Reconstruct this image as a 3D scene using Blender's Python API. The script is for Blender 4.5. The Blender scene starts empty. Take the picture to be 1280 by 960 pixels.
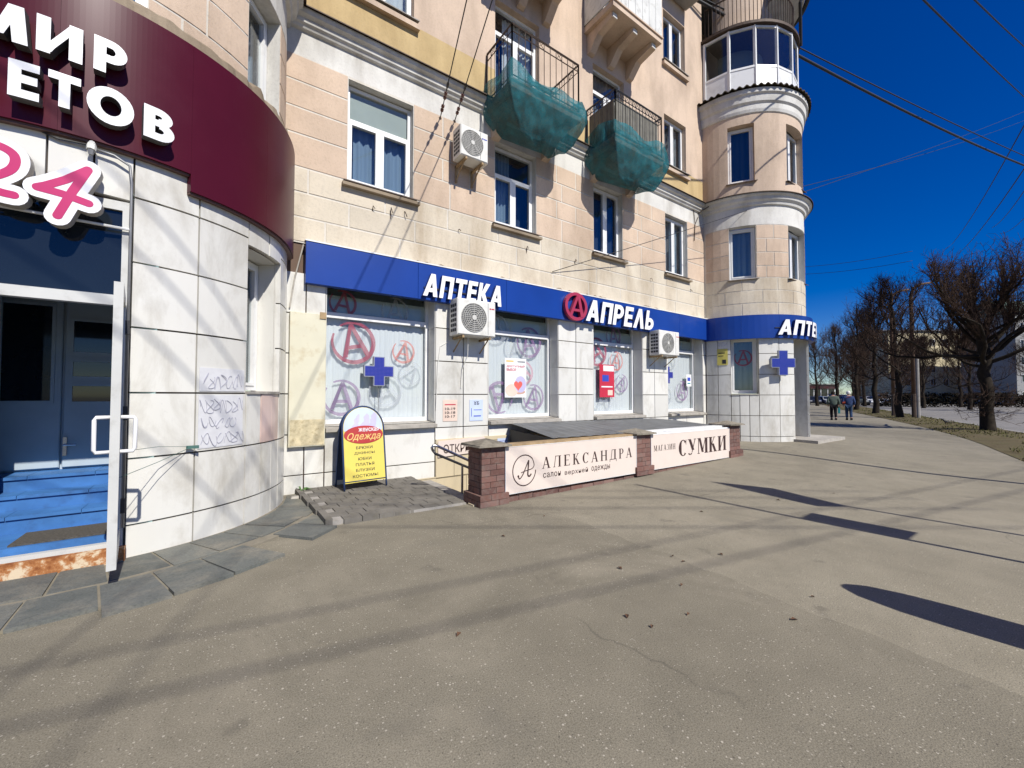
import bpy, bmesh, math, random
from mathutils import Vector, Matrix, noise as mnoise
random.seed(7)
R_ = math.radians
SC = bpy.context.scene
COL = SC.collection

# ---------------------------------------------------------------- camera, sky, sun, exposure
cam_d = bpy.data.cameras.new('camera'); cam = bpy.data.objects.new('camera', cam_d); COL.objects.link(cam)
cam.location = (0, -6.86, 1.45)
cam.rotation_euler = (R_(90 + 1.668), 0, R_(-35.202))
cam_d.sensor_width = 36; cam_d.lens = 515 / 1280 * 36
cam_d.clip_start = 0.05; cam_d.clip_end = 3000
SC.camera = cam
SUN_EL, SUN_AZ = R_(44), R_(4)
to_sun = Vector((math.sin(SUN_AZ) * math.cos(SUN_EL), -math.cos(SUN_AZ) * math.cos(SUN_EL), math.sin(SUN_EL)))
W = bpy.data.worlds.new('World'); SC.world = W; W.use_nodes = True
wn = W.node_tree.nodes; wl = W.node_tree.links
for n in list(wn): wn.remove(n)
sky = wn.new('ShaderNodeTexSky'); sky.sky_type = 'NISHITA'; sky.sun_disc = False
sky.sun_elevation = SUN_EL; sky.sun_rotation = math.pi - SUN_AZ
sky.altitude = 1500; sky.air_density = 1.0; sky.dust_density = 0.4; sky.ozone_density = 4.0
hs = wn.new('ShaderNodeHueSaturation'); hs.inputs['Saturation'].default_value = 1.5; hs.inputs['Hue'].default_value = 0.522; hs.inputs['Value'].default_value = 1.0
bg = wn.new('ShaderNodeBackground'); bg.inputs['Strength'].default_value = 0.074
wo = wn.new('ShaderNodeOutputWorld')
wl.new(sky.outputs[0], hs.inputs['Color']); wl.new(hs.outputs[0], bg.inputs['Color']); wl.new(bg.outputs[0], wo.inputs['Surface'])
sd = bpy.data.lights.new('sun', 'SUN'); sun = bpy.data.objects.new('sun', sd); COL.objects.link(sun)
sd.energy = 4.2; sd.angle = R_(0.53); sd.color = (1, 0.96, 0.89)
sun.rotation_euler = (-to_sun).to_track_quat('-Z', 'Y').to_euler(); sun.location = (0, -20, 30)
vs = SC.view_settings; vs.view_transform = 'Standard'; vs.look = 'None'; vs.gamma = 1; vs.use_curve_mapping = False
vs.exposure = 0.48
SC.render.engine = 'CYCLES'; SC.cycles.use_denoising = True
SC.cycles.max_bounces = 6; SC.cycles.transparent_max_bounces = 12; SC.cycles.caustics_reflective = False; SC.cycles.caustics_refractive = False

# ---------------------------------------------------------------- mesh and object helpers
class MB:
    def __init__(s, M=None): s.v = []; s.f = []; s.m = []; s.M = M; s.mi = 0
    def add(s, vs, fs):
        b = len(s.v)
        for p in vs:
            p = Vector(p); s.v.append(s.M @ p if s.M else p)
        for f in fs: s.f.append([b + i for i in f]); s.m.append(s.mi)
        return s
    def box(s, x0, x1, y0, y1, z0, z1):
        return s.add([(x0,y0,z0),(x1,y0,z0),(x1,y1,z0),(x0,y1,z0),(x0,y0,z1),(x1,y0,z1),(x1,y1,z1),(x0,y1,z1)],
                     [(0,3,2,1),(4,5,6,7),(0,1,5,4),(1,2,6,5),(2,3,7,6),(3,0,4,7)])
    def cbox(s, x0, x1, y0, y1, z0, z1, c=.006):
        # box with its -y face chamfered
        return s.add([(x0,y0+c,z0),(x1,y0+c,z0),(x1,y1,z0),(x0,y1,z0),(x0,y0+c,z1),(x1,y0+c,z1),(x1,y1,z1),(x0,y1,z1),
                      (x0+c,y0,z0+c),(x1-c,y0,z0+c),(x1-c,y0,z1-c),(x0+c,y0,z1-c)],
                     [(0,3,2,1),(4,5,6,7),(1,2,6,5),(2,3,7,6),(3,0,4,7),(8,9,10,11),(0,1,9,8),(1,5,10,9),(5,4,11,10),(4,0,8,11)])
    def quad(s, a, b, c, d): return s.add([a,b,c,d], [(0,1,2,3)])
    def prism(s, poly, d0, d1, ax='y'):
        # poly of (a,b) extruded from d0 to d1; ax y: (a,d,b)  z: (a,b,d)  x: (d,a,b)
        n = len(poly)
        def P(a, b, d): return (a, d, b) if ax == 'y' else (a, b, d) if ax == 'z' else (d, a, b)
        vs = [P(a,b,d0) for a,b in poly] + [P(a,b,d1) for a,b in poly]
        return s.add(vs, [tuple(range(n)), tuple(range(2*n-1, n-1, -1))] + [(i, i+n, (i+1)%n+n, (i+1)%n) for i in range(n)])
    def tube(s, pts, r, n=6, cap=True):
        pts = [Vector(p) for p in pts]; k = len(pts)
        rs = r if isinstance(r, (list, tuple)) else [r]*k
        vs = []; fs = []
        up = None
        for i, p in enumerate(pts):
            d = (pts[min(i+1,k-1)] - pts[max(i-1,0)])
            if d.length < 1e-9: d = Vector((0,0,1))
            d.normalize()
            if up is None: up = d.orthogonal().normalized()
            else:
                up = up - d*up.dot(d)
                up = up.normalized() if up.length > 1e-6 else d.orthogonal().normalized()
            w = d.cross(up)
            for j in range(n):
                a = 2*math.pi*j/n; vs.append(p + (up*math.cos(a) + w*math.sin(a))*rs[i])
        for i in range(k-1):
            for j in range(n):
                fs.append((i*n+j, i*n+(j+1)%n, (i+1)*n+(j+1)%n, (i+1)*n+j))
        if cap: fs.append(tuple(range(n-1,-1,-1))); fs.append(tuple(range((k-1)*n, k*n)))
        return s.add(vs, fs)
    def ring(s, cx, cz, r0, r1, y0, y1, n=32, a0=0, a1=360, sx=1.0):
        vs = []; fs = []; full = abs(a1-a0) >= 359.9; m = n if full else n+1
        for i in range(m):
            a = R_(a0 + (a1-a0)*i/n); c, q = math.cos(a)*sx, math.sin(a)
            vs += [(cx+r0*c,y0,cz+r0*q),(cx+r1*c,y0,cz+r1*q),(cx+r1*c,y1,cz+r1*q),(cx+r0*c,y1,cz+r0*q)]
        for i in range(n):
            j = (i+1) % m
            for k in range(4): fs.append((4*i+k, 4*i+(k+1)%4, 4*j+(k+1)%4, 4*j+k))
        return s.add(vs, fs)
    def disc(s, cx, cy, cz, r, h, n=16, ax='z'):
        # cylinder along axis
        pr = [(r*math.cos(2*math.pi*i/n), r*math.sin(2*math.pi*i/n)) for i in range(n)]
        if ax == 'z': return s.prism([(cx+a, cy+b) for a,b in pr], cz, cz+h, 'z')
        if ax == 'y': return s.prism([(cx+a, cz+b) for a,b in pr], cy, cy+h, 'y')
        return s.prism([(cy+a, cz+b) for a,b in pr], cx, cx+h, 'x')
    def lathe(s, prof, cx, cy, a0, a1, step=4):
        n = max(1, int(abs(a1-a0)/step + .5)); k = len(prof); vs = []; fs = []
        for i in range(n+1):
            a = R_(a0 + (a1-a0)*i/n)
            for r, z in prof: vs.append((cx+r*math.cos(a), cy+r*math.sin(a), z))
        for i in range(n):
            for j in range(k-1): fs.append((i*k+j, (i+1)*k+j, (i+1)*k+j+1, i*k+j+1))
        return s.add(vs, fs)
    def arcbox(s, cx, cy, r0, r1, a0, a1, z0, z1, step=6):
        n = max(1, int(abs(a1-a0)/step + .5)); vs = []; fs = []
        for i in range(n+1):
            a = R_(a0 + (a1-a0)*i/n); c, q = math.cos(a), math.sin(a)
            vs += [(cx+r0*c,cy+r0*q,z0),(cx+r1*c,cy+r1*q,z0),(cx+r1*c,cy+r1*q,z1),(cx+r0*c,cy+r0*q,z1)]
        for i in range(n):
            for k in range(4): fs.append((4*i+k, 4*i+(k+1)%4, 4*i+4+(k+1)%4, 4*i+4+k))
        fs.append((3,2,1,0)); fs.append((4*n,4*n+1,4*n+2,4*n+3))
        return s.add(vs, fs)
    def mesh(s, name, mats, off=(0,0,0), smooth=False):
        me = bpy.data.meshes.new(name); o = Vector(off)
        me.from_pydata([tuple(p-o) for p in s.v], [], s.f)
        mats = mats if isinstance(mats, (list, tuple)) else [mats]
        for m in mats: me.materials.append(M[m] if isinstance(m, str) else m)
        me.polygons.foreach_set('material_index', [min(i, len(mats)-1) for i in s.m])
        bm = bmesh.new(); bm.from_mesh(me); bmesh.ops.recalc_face_normals(bm, faces=bm.faces); bm.to_mesh(me); bm.free()
        if smooth: me.polygons.foreach_set('use_smooth', [True]*len(me.polygons))
        me.update(); return me
ORG = {}
def org(o):
    return ORG.get(o.name, Vector((0,0,0))) if o else Vector((0,0,0))
def link(name, data, parent=None, loc=None):
    o = bpy.data.objects.new(name, data); COL.objects.link(o)
    if parent: o.parent = parent
    if loc is not None: o.location = loc
    return o
def tag(o, label, cat, group=None):
    o['label'] = label; o['category'] = cat
    if group: o['group'] = group
    return o
def thing(name, loc, label, cat, group=None):
    o = link(name, None, None, loc); o.empty_display_size = .2; ORG[o.name] = Vector(loc)
    return tag(o, label, cat, group)
def part(name, mb, mats, parent, smooth=False):
    off = org(parent)
    o = link(name, mb.mesh(name, mats, off, smooth), parent); ORG[o.name] = off
    return o
def solo(name, mb, mats, label, cat, group=None, smooth=False, at=None):
    off = Vector(at) if at else mb.v[0]
    o = link(name, mb.mesh(name, mats, off, smooth), None, off); ORG[o.name] = off
    return tag(o, label, cat, group)
def struct(name, mb, mats, kind='structure', smooth=False):
    o = link(name, mb.mesh(name, mats, (0,0,0), smooth)); o['kind'] = kind; ORG[o.name] = Vector((0,0,0)); return o
def copy_tree(o, loc=None, rz=None, scale=None, parent=None):
    c = o.copy(); COL.objects.link(c)
    if parent: c.parent = parent
    if loc is not None: c.location = loc
    if rz is not None: c.rotation_euler = (0,0,rz)
    if scale is not None: c.scale = scale
    for ch in o.children: copy_tree(ch, parent=c)
    return c

# ---------------------------------------------------------------- materials
M = {}
def lin(c):
    if isinstance(c, str):
        c = [int(c[i:i+2],16)/255 for i in (1,3,5)]
        c = [x/12.92 if x <= .04045 else ((x+.055)/1.055)**2.4 for x in c]
    return tuple(c)
class NT:
    def __init__(s, name):
        s.mat = bpy.data.materials.new(name); s.mat.use_nodes = True; M[name] = s.mat
        s.t = s.mat.node_tree; s.b = s.t.nodes['Principled BSDF']; s.out = s.t.nodes['Material Output']
        s.pos = None
    def n(s, typ, **kw):
        nd = s.t.nodes.new(typ)
        for k, v in kw.items():
            if k[0] == '_': setattr(nd, k[1:], v)
            else: nd.inputs[k.replace('__',' ')].default_value = v
        return nd
    def l(s, a, b): s.t.links.new(a, b)
    def P(s):
        if not s.pos: s.pos = s.n('ShaderNodeNewGeometry').outputs['Position']
        return s.pos
    def noise(s, scale, detail=4, rough=.55, dist=0, stretch=None):
        nd = s.n('ShaderNodeTexNoise', Scale=scale, Detail=detail, Roughness=rough, Distortion=dist)
        if stretch:
            mp = s.n('ShaderNodeMapping'); mp.inputs['Scale'].default_value = stretch; s.l(s.P(), mp.inputs[0]); s.l(mp.outputs[0], nd.inputs['Vector'])
        else: s.l(s.P(), nd.inputs['Vector'])
        return nd.outputs['Fac']
    def ramp(s, fac, pts):
        nd = s.n('ShaderNodeValToRGB'); e = nd.color_ramp.elements
        while len(e) < len(pts): e.new(.5)
        for el, (p, c) in zip(e, pts):
            el.position = p; el.color = (*lin(c), 1) if not isinstance(c, (int,float)) else (c,c,c,1)
        s.l(fac, nd.inputs[0]); return nd.outputs[0]
    def mix(s, fac, a, b, mode='MIX'):
        nd = s.n('ShaderNodeMix', _data_type='RGBA', _blend_type=mode)
        for key, x in ((0, fac), (6, a), (7, b)):
            if hasattr(x, 'is_linked') or hasattr(x, 'links'): s.l(x, nd.inputs[key])
            elif key == 0: nd.inputs[0].default_value = x
            else: nd.inputs[key].default_value = (*lin(x), 1)
        return nd.outputs[2]
    def math(s, op, a, b=0.0, clamp=False):
        nd = s.n('ShaderNodeMath', _operation=op, _use_clamp=clamp)
        for i, x in enumerate((a, b)):
            if hasattr(x, 'links'): s.l(x, nd.inputs[i])
            else: nd.inputs[i].default_value = x
        return nd.outputs[0]
    def bump(s, h, strength=.3, dist=.01):
        nd = s.n('ShaderNodeBump', Strength=strength, Distance=dist); s.l(h, nd.inputs['Height']); s.l(nd.outputs[0], s.b.inputs['Normal'])
    def rand(s): return s.n('ShaderNodeObjectInfo').outputs['Random']
    def col(s, c):
        if hasattr(c, 'links'): s.l(c, s.b.inputs['Base Color'])
        else: s.b.inputs['Base Color'].default_value = (*lin(c), 1)
    def set(s, rough=.6, metal=0, spec=.5, coat=0):
        s.b.inputs['Roughness'].default_value = rough; s.b.inputs['Metallic'].default_value = metal
        s.b.inputs['Specular IOR Level'].default_value = spec; s.b.inputs['Coat Weight'].default_value = coat
        return s
def plain(name, c, rough=.5, metal=0, spec=.5, var=.12, vs=3.0, dirt=None, dirtamt=.4):
    k = NT(name); base = lin(c)
    c2 = tuple(x*(1-var) for x in base); c1 = tuple(min(1,x*(1+var*.4)) for x in base)
    o = k.ramp(k.noise(vs, 5), [(.3, c2), (.7, c1)])
    if dirt:
        d = k.ramp(k.noise(vs*1.7, 6, .65), [(.52, 0.0), (.72, dirtamt)])
        o = k.mix(d, o, dirt)
    k.col(o); k.set(rough, metal, spec); return k
def stucco(name, c, stain, samt=.5, rnd=.1):
    k = NT(name); base = lin(c)
    o = k.ramp(k.noise(1.3, 6, .6), [(.3, tuple(x*.86 for x in base)), (.7, tuple(min(1,x*1.05) for x in base))])
    st = k.ramp(k.noise(1.0, 6, .62, .3, (1.2,1.2,.35)), [(.46, 0.0), (.72, samt)])
    o = k.mix(st, o, stain)
    sp = k.ramp(k.noise(28, 3, .6), [(.3, .82), (.5, 1.0)])
    o = k.mix(.6, o, sp, 'MULTIPLY')
    if rnd:
        rr = k.math('ADD', k.math('MULTIPLY', k.rand(), rnd), 1-rnd*.6)
        o = k.mix(1.0, o, rr, 'MULTIPLY')
    k.col(o); k.set(.9, 0, .25)
    k.bump(k.math('ADD', k.noise(60, 4), k.math('MULTIPLY', k.noise(7, 3), .8)), .35, .006); return k
def tile(name, c, rough=.22, rnd=.12, dirt='#8d8471', damt=.5):
    k = NT(name); base = lin(c)
    o = k.ramp(k.noise(1.1, 4), [(.3, tuple(x*.93 for x in base)), (.7, base)])
    d = k.ramp(k.noise(1.6, 7, .68, .4, (1.5,1.5,.6)), [(.50, 0.0), (.82, damt)])
    o = k.mix(d, o, dirt)
    fl = k.ramp(k.noise(45, 2, .5), [(.24, .75), (.31, 1.0)])
    o = k.mix(.35, o, fl, 'MULTIPLY')
    rr = k.math('ADD', k.math('MULTIPLY', k.rand(), rnd), 1-rnd*.7)
    o = k.mix(1.0, o, rr, 'MULTIPLY')
    k.col(o); k.set(rough, 0, .4); k.bump(k.noise(2.5, 2), .12, .02); return k

stucco('pink_stucco', (.60,.465,.35), '#937d68', .55)
stucco('cream_stucco', (.62,.55,.435), '#97846a', .8)
stucco('joint_white', (.64,.60,.53), '#8f8570', .6, 0)
stucco('white_plaster', (.66,.645,.60), '#857d70', .65, 0)
stucco('ochre_plaster', (.56,.42,.215), '#8f7852', .55, 0)
stucco('pink_plaster', (.61,.475,.36), '#8f7d6c', .6, 0)
stucco('raw_plaster', (.30,.24,.17), '#4b3c2c', .6, 0)
tile('white_tile', (.69,.675,.62), .25, .14, '#8d8471', .7)
tile('pink_tile', (.66,.50,.44))
tile('beige_tile', (.60,.51,.345), .4)
k = NT('slate_tile')
b0 = k.ramp(k.rand(), [(0, (.085,.092,.084)), (.4, (.125,.132,.118)), (.7, (.105,.11,.102)), (1, (.165,.168,.145))])
o = k.mix(k.ramp(k.noise(5, 6, .65), [(.35, 0.0), (.75, .75)]), b0, (.15,.155,.14))
o = k.mix(k.ramp(k.noise(1.7, 7, .7, .5), [(.48, 0.0), (.68, .8)]), o, (.25,.225,.175))
o = k.mix(.7, o, k.ramp(k.noise(60, 4, .7), [(.3, .6), (.55, 1.05)]), 'MULTIPLY'); k.col(o); k.set(.72, 0, .35); k.bump(k.math('ADD', k.noise(14, 5), k.noise(70, 3)), .35, .008)
plain('grout', (.13,.085,.06), .9)
plain('stone_slab', (.40,.37,.32), .85, 0, .3, .25, 6, '#5d5547')
plain('paver', (.175,.162,.14), .9, 0, .2, .25, 5, '#5a5446', .5)
plain('blue_sign', (.006,.042,.255), .34, 0, .4, .18, .8, '#3a4f8c', .35)
plain('blue_letter_side', (.015,.04,.17), .5)
plain('maroon_sign', (.070,.006,.016), .34, 0, .2, .15, .9, '#5b2c38', .2)
plain('white_letter', (.82,.82,.82), .35, 0, .5, .04)
plain('letter_side', (.10,.10,.10), .6)
plain('crimson', (.36,.03,.07), .4)
plain('magenta', (.50,.02,.13), .4)
plain('pvc_white', (.78,.78,.76), .35, 0, .5, .06, 2, '#8e8a80', .25)
plain('pvc_grey', (.56,.56,.53), .45, 0, .4, .1, 3, '#7d7668', .4)
plain('door_paint', (.46,.55,.63), .5, 0, .4, .1, 3)
plain('blue_paint', (.055,.175,.43), .5, 0, .35, .25, 4, '#33486b', .5)
plain('dark_room', (.012,.012,.014), .9)
plain('dark_glass', (.012,.017,.024), .05, 0, .6, .1)
plain('rubber', (.025,.025,.025), .8)
plain('dark_metal', (.035,.034,.036), .45, .3)
plain('iron_brown', (.075,.05,.035), .65, .2, .4, .3, 20)
plain('zinc', (.30,.30,.30), .5, .5, .5, .25, 3)
plain('steel', (.55,.55,.56), .25, 1.0)
plain('ac_white', (.70,.69,.64), .45, 0, .4, .08, 4, '#8b8370', .3)
plain('ac_dark', (.04,.04,.045), .7)
plain('fan_dark', (.13,.13,.125), .7)
plain('cable_black', (.015,.015,.017), .6)
plain('concrete', (.33,.31,.28), .9, 0, .2, .2, 5, '#57503f', .4)
plain('roof_sheet', (.145,.15,.15), .6, 0, .4, .25, 2.5, '#4f4c45', .5)
plain('wood_plank', (.38,.27,.15), .8, 0, .2, .3, 5, '#4b3a25', .5)
plain('sign_face', (.70,.60,.52), .5, 0, .4, .05)
plain('print_brown', (.045,.022,.018), .5)
plain('cover_panel', (.62,.59,.45), .55, 0, .4, .1, 2, '#a58c5a', .6)
plain('paper', (.76,.76,.76), .7)
plain('paper_pink', (.72,.56,.46), .7)
plain('paper_blue', (.52,.60,.76), .7)
plain('paper_yellow', (.60,.52,.12), .7)
plain('print_black', (.02,.02,.025), .6)
plain('print_blue', (.03,.06,.42), .6)
plain('print_red', (.50,.02,.05), .6)
plain('yellow_board', (.68,.56,.11), .45, 0, .4, .06)
plain('red_board', (.42,.035,.03), .45)
plain('frame_blue', (.025,.05,.13), .4, .3)
plain('gold', (.72,.50,.16), .5)
plain('heart', (.72,.13,.10), .5)
plain('lilac', (.50,.47,.68), .5)
plain('skin', (.60,.36,.27), .5)
plain('led_blue', (.012,.03,.26), .35, 0, .5, .2, 90)
plain('graffiti', (.40,.40,.47), .7)
plain('dried_leaf', (.10,.05,.025), .9)
plain('weed', (.06,.14,.03), .7)
plain('bark', (.034,.027,.020), .95, 0, .1, .45, 9)
plain('twig', (.068,.044,.032), .95, 0, .1, .3, 9)
plain('soil', (.085,.07,.045), .95)
plain('ceramic', (.10,.035,.02), .35)
plain('cap_stone', (.26,.23,.18), .9, 0, .2, .3, 9, '#3a3327', .6)
plain('mat_brown', (.10,.09,.075), .95, 0, .1, .4, 60)
plain('net_far', (.4,.4,.4), .9)

k = NT('rust')
o = k.ramp(k.noise(9, 7, .7), [(.38, (.22,.07,.02)), (.5, (.40,.17,.06)), (.58, (.62,.50,.34))]); k.col(o); k.set(.8, 0, .3); k.bump(k.noise(30, 4), .4, .005)
k = NT('brick')
b0 = k.ramp(k.rand(), [(0, (.15,.078,.062)), (.35, (.20,.105,.085)), (.7, (.12,.065,.055)), (1, (.235,.14,.115))])
o = k.mix(k.ramp(k.noise(16, 6, .7), [(.45, 0.0), (.75, .75)]), b0, (.20,.165,.14)); k.col(o); k.set(.92, 0, .2); k.bump(k.noise(50, 5), .6, .006)
plain('mortar', (.13,.115,.10), .95, 0, .1, .25, 10)

# asphalt of the pavement: dusty tan, pale chips, dark patches, cracks
def asphalt(name, a, b, chip=.5, crack=True):
    k = NT(name)
    o = k.ramp(k.noise(.35, 6, .6, .3), [(.3, a), (.7, b)])
    o = k.mix(1.0, o, k.ramp(k.noise(2.2, 6, .65), [(.3, .86), (.65, 1.05)]), 'MULTIPLY')
    o = k.mix(1.0, o, k.ramp(k.noise(140, 3, .7), [(.30, .50), (.58, 1.15)]), 'MULTIPLY')
    wp = k.n('ShaderNodeTexNoise', Scale=.9, Detail=4.0); k.l(k.P(), wp.inputs['Vector'])
    vp = k.n('ShaderNodeVectorMath', _operation='MULTIPLY_ADD'); k.l(wp.outputs['Color'], vp.inputs[0]); vp.inputs[1].default_value = (.5,.5,0); k.l(k.P(), vp.inputs[2])
    vc = k.n('ShaderNodeTexVoronoi', Scale=.16); k.l(vp.outputs[0], vc.inputs['Vector'])
    o = k.mix(1.0, o, k.ramp(vc.outputs['Color'], [(.1, .88), (.9, 1.06)]), 'MULTIPLY')
    spot = k.ramp(k.noise(2.9, 3, .5), [(.66, 0.0), (.72, .45)]); o = k.mix(spot, o, (.10,.09,.072))
    dust = k.ramp(k.noise(.55, 7, .7, .8), [(.5, 0.0), (.75, .5)]); o = k.mix(dust, o, (.34,.30,.225))
    dk = k.ramp(k.noise(.8, 5, .6, .6), [(.60, 0.0), (.72, .32)])
    o = k.mix(dk, o, (.13,.12,.10))
    vo = k.n('ShaderNodeTexVoronoi', Scale=62.0); k.l(k.P(), vo.inputs['Vector'])
    sz = k.math('MULTIPLY', k.math('POWER', vo.outputs['Color'], 2.0), .46)
    ch = k.math('LESS_THAN', vo.outputs['Distance'], k.math('SUBTRACT', sz, .06))
    msk = k.ramp(k.noise(.9, 3), [(.35, .25), (.65, chip)])
    o = k.mix(k.math('MULTIPLY', ch, msk), o, (.50,.455,.37))
    v3 = k.n('ShaderNodeTexVoronoi', Scale=75.0); k.l(k.P(), v3.inputs['Vector'])
    dkc = k.math('LESS_THAN', v3.outputs['Distance'], k.math('MULTIPLY', k.math('POWER', v3.outputs['Color'], 3.0), .36))
    o = k.mix(k.math('MULTIPLY', dkc, .75), o, (.07,.06,.05))
    if crack:
        wv = k.n('ShaderNodeTexNoise', Scale=1.3, Detail=5.0); k.l(k.P(), wv.inputs['Vector'])
        vm = k.n('ShaderNodeVectorMath', _operation='MULTIPLY_ADD'); k.l(wv.outputs['Color'], vm.inputs[0]); vm.inputs[1].default_value = (1.1,1.1,0); k.l(k.P(), vm.inputs[2])
        v2 = k.n('ShaderNodeTexVoronoi', Scale=.22, _feature='DISTANCE_TO_EDGE'); k.l(vm.outputs[0], v2.inputs['Vector'])
        cr = k.ramp(v2.outputs['Distance'], [(0.0, .5), (.003, 0.0)])
        cm = k.ramp(k.noise(.5, 3), [(.5, 0.0), (.6, .8)])
        o = k.mix(k.math('MULTIPLY', cr, cm), o, (.05,.045,.038))
    k.col(o); k.set(.88, 0, .25)
    k.bump(k.math('ADD', k.noise(160, 3), k.math('MULTIPLY', ch, .8)), .35, .006); return k
asphalt('asphalt', (.212,.189,.139), (.262,.235,.175), .85)
asphalt('road_asphalt', (.20,.19,.175), (.25,.235,.215), .3, False)
k = NT('verge_soil')
o = k.ramp(k.noise(1.5, 7, .7), [(.3, (.075,.062,.03)), (.5, (.13,.105,.06)), (.7, (.085,.09,.035))]); k.col(o); k.set(.95, 0, .1); k.bump(k.noise(18, 6), .8, .04)
k = NT('grass_blade')
o = k.ramp(k.noise(3, 4), [(.35, (.07,.085,.02)), (.65, (.15,.125,.055))]); k.col(o); k.set(.9, 0, .1)
plain('terrain_soil', (.12,.11,.08), .95)

def glass(name, tint, f0=.08, rough=.02, opac=0.0, ocol=(.2,.25,.3)):
    k = NT(name); t = k.t
    tr = k.n('ShaderNodeBsdfTransparent'); tr.inputs[0].default_value = (*tint, 1)
    gl = k.n('ShaderNodeBsdfGlossy'); gl.inputs['Roughness'].default_value = rough
    fr = k.n('ShaderNodeLayerWeight'); fr.inputs['Blend'].default_value = .5
    fac = k.math('ADD', k.math('MULTIPLY', k.math('POWER', fr.outputs['Facing'], 4.0), .85), f0, True)
    mx = k.n('ShaderNodeMixShader'); k.l(fac, mx.inputs[0]); k.l(tr.outputs[0], mx.inputs[1]); k.l(gl.outputs[0], mx.inputs[2])
    bp = k.n('ShaderNodeBump', Strength=.06, Distance=.05); k.l(k.noise(1.3, 2), bp.inputs['Height']); k.l(bp.outputs[0], gl.inputs['Normal'])
    k.l(mx.outputs[0], k.out.inputs['Surface'])
glass('window_glass', (.91,.94,.95), .07)
glass('shop_glass', (.94,.96,.96), .03)
def curtain(name, c, scale=60., contrast=.25):
    k = NT(name)
    base = lin(c); o = k.ramp(k.noise(1.2, 4, .5, 0, (1,1,.2)), [(.3, tuple(x*(1-contrast) for x in base)), (.7, base)])
    k.col(o); k.set(.85, 0, .2)
curtain('curtain_white', (.72,.74,.76)); curtain('curtain_blue', (.24,.32,.41)); curtain('curtain_dark', (.03,.05,.09)); curtain('curtain_grey', (.22,.25,.27))
curtain('blind_pale', (.72,.72,.73), 60, .10)
def film(name, c, alpha):
    k = NT(name); k.col(c); k.set(.5); k.b.inputs['Alpha'].default_value = alpha
film('film_crimson', (.30,.045,.085), .72); film('film_purple', (.22,.12,.26), .6); film('film_pink', (.50,.22,.28), .55); film('film_pale', (.45,.48,.52), .35); film('film_redorange', (.52,.13,.10), .6)
film('shop_film', (.62,.70,.68), .55)
# green debris netting
k = NT('netting'); k.col(k.ramp(k.noise(5, 5), [(.30, (.02,.06,.06)), (.45, (.009,.09,.105)), (.7, (.02,.175,.205))])); k.set(.8, 0, .2)
wa = k.n('ShaderNodeTexNoise', Scale=160.0, Detail=1.0); k.l(k.P(), wa.inputs['Vector'])
k.l(k.ramp(wa.outputs['Fac'], [(.38, .42), (.56, .94)]), k.b.inputs['Alpha'])
def cloth(name, c): plain(name, c, .9, 0, .1, .2, 12)
cloth('jacket_green', (.10,.13,.11)); cloth('trousers_black', (.012,.012,.014)); cloth('bag_teal', (.04,.28,.30)); cloth('jacket_blue', (.045,.07,.16)); cloth('jeans', (.03,.055,.11)); cloth('bag_red', (.26,.05,.03)); cloth('hat_white', (.75,.74,.70)); cloth('hair_dark', (.03,.025,.02))
def carpaint(name, c):
    k = NT(name); k.col(c); k.set(.3, .1, .5, .6)
carpaint('car_white', (.62,.63,.64)); carpaint('car_blue', (.03,.05,.13)); carpaint('car_olive', (.10,.11,.09)); carpaint('car_burgundy', (.07,.012,.016)); carpaint('car_dark', (.02,.02,.025)); carpaint('car_silver', (.36,.37,.38))
plain('headlight', (.7,.7,.7), .1); plain('far_wall_cream', (.62,.54,.36), .9, 0, .2, .12, .3); plain('far_wall_grey', (.30,.30,.29), .9, 0, .2, .12, .3); plain('far_roof_green', (.10,.16,.12), .8); plain('far_brick', (.13,.055,.04), .9, 0, .2, .2, 3)
plain('hedge_leaf', (.016,.014,.010), .95, 0, .1, .3, 4)

# ---------------------------------------------------------------- text
def text_geo(body, shear=0.0, bold=0.0, spacing=1.0):
    c = bpy.data.curves.new('t', 'FONT'); c.body = body; c.shear = shear; c.offset = bold; c.extrude = .5; c.resolution_u = 3; c.space_character = spacing
    c.align_x = 'LEFT'
    o = bpy.data.objects.new('t', c); COL.objects.link(o)
    me = bpy.data.meshes.new_from_object(o.evaluated_get(bpy.context.evaluated_depsgraph_get()))
    vs = [v.co.copy() for v in me.vertices]; fs = [tuple(p.vertices) for p in me.polygons]
    bpy.data.objects.remove(o); bpy.data.curves.remove(c); bpy.data.meshes.remove(me)
    x0 = min(v.x for v in vs); x1 = max(v.x for v in vs); y0 = min(v.y for v in vs); y1 = max(v.y for v in vs)
    return [((v.x-x0)/(x1-x0), (v.y-y0)/(y1-y0), v.z+.5) for v in vs], fs
def text_flat(mb, body, x0, x1, z0, z1, y, depth, shear=0, bold=0, spacing=1.0, side=None):
    # front face at y-depth (towards the street), back at y
    vs, fs = text_geo(body, shear, bold, spacing)
    P = [(x0 + a*(x1-x0), y - d*depth, z0 + b*(z1-z0)) for a, b, d in vs]
    front = [f for f in fs if all(vs[i][2] > .9 for i in f)]; rest = [f for f in fs if not all(vs[i][2] > .9 for i in f)]
    mb.add(P, []); b = len(mb.v) - len(P)
    for f in front: mb.f.append([b+i for i in f]); mb.m.append(mb.mi)
    for f in rest: mb.f.append([b+i for i in f]); mb.m.append(mb.mi if side is None else side)
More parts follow.
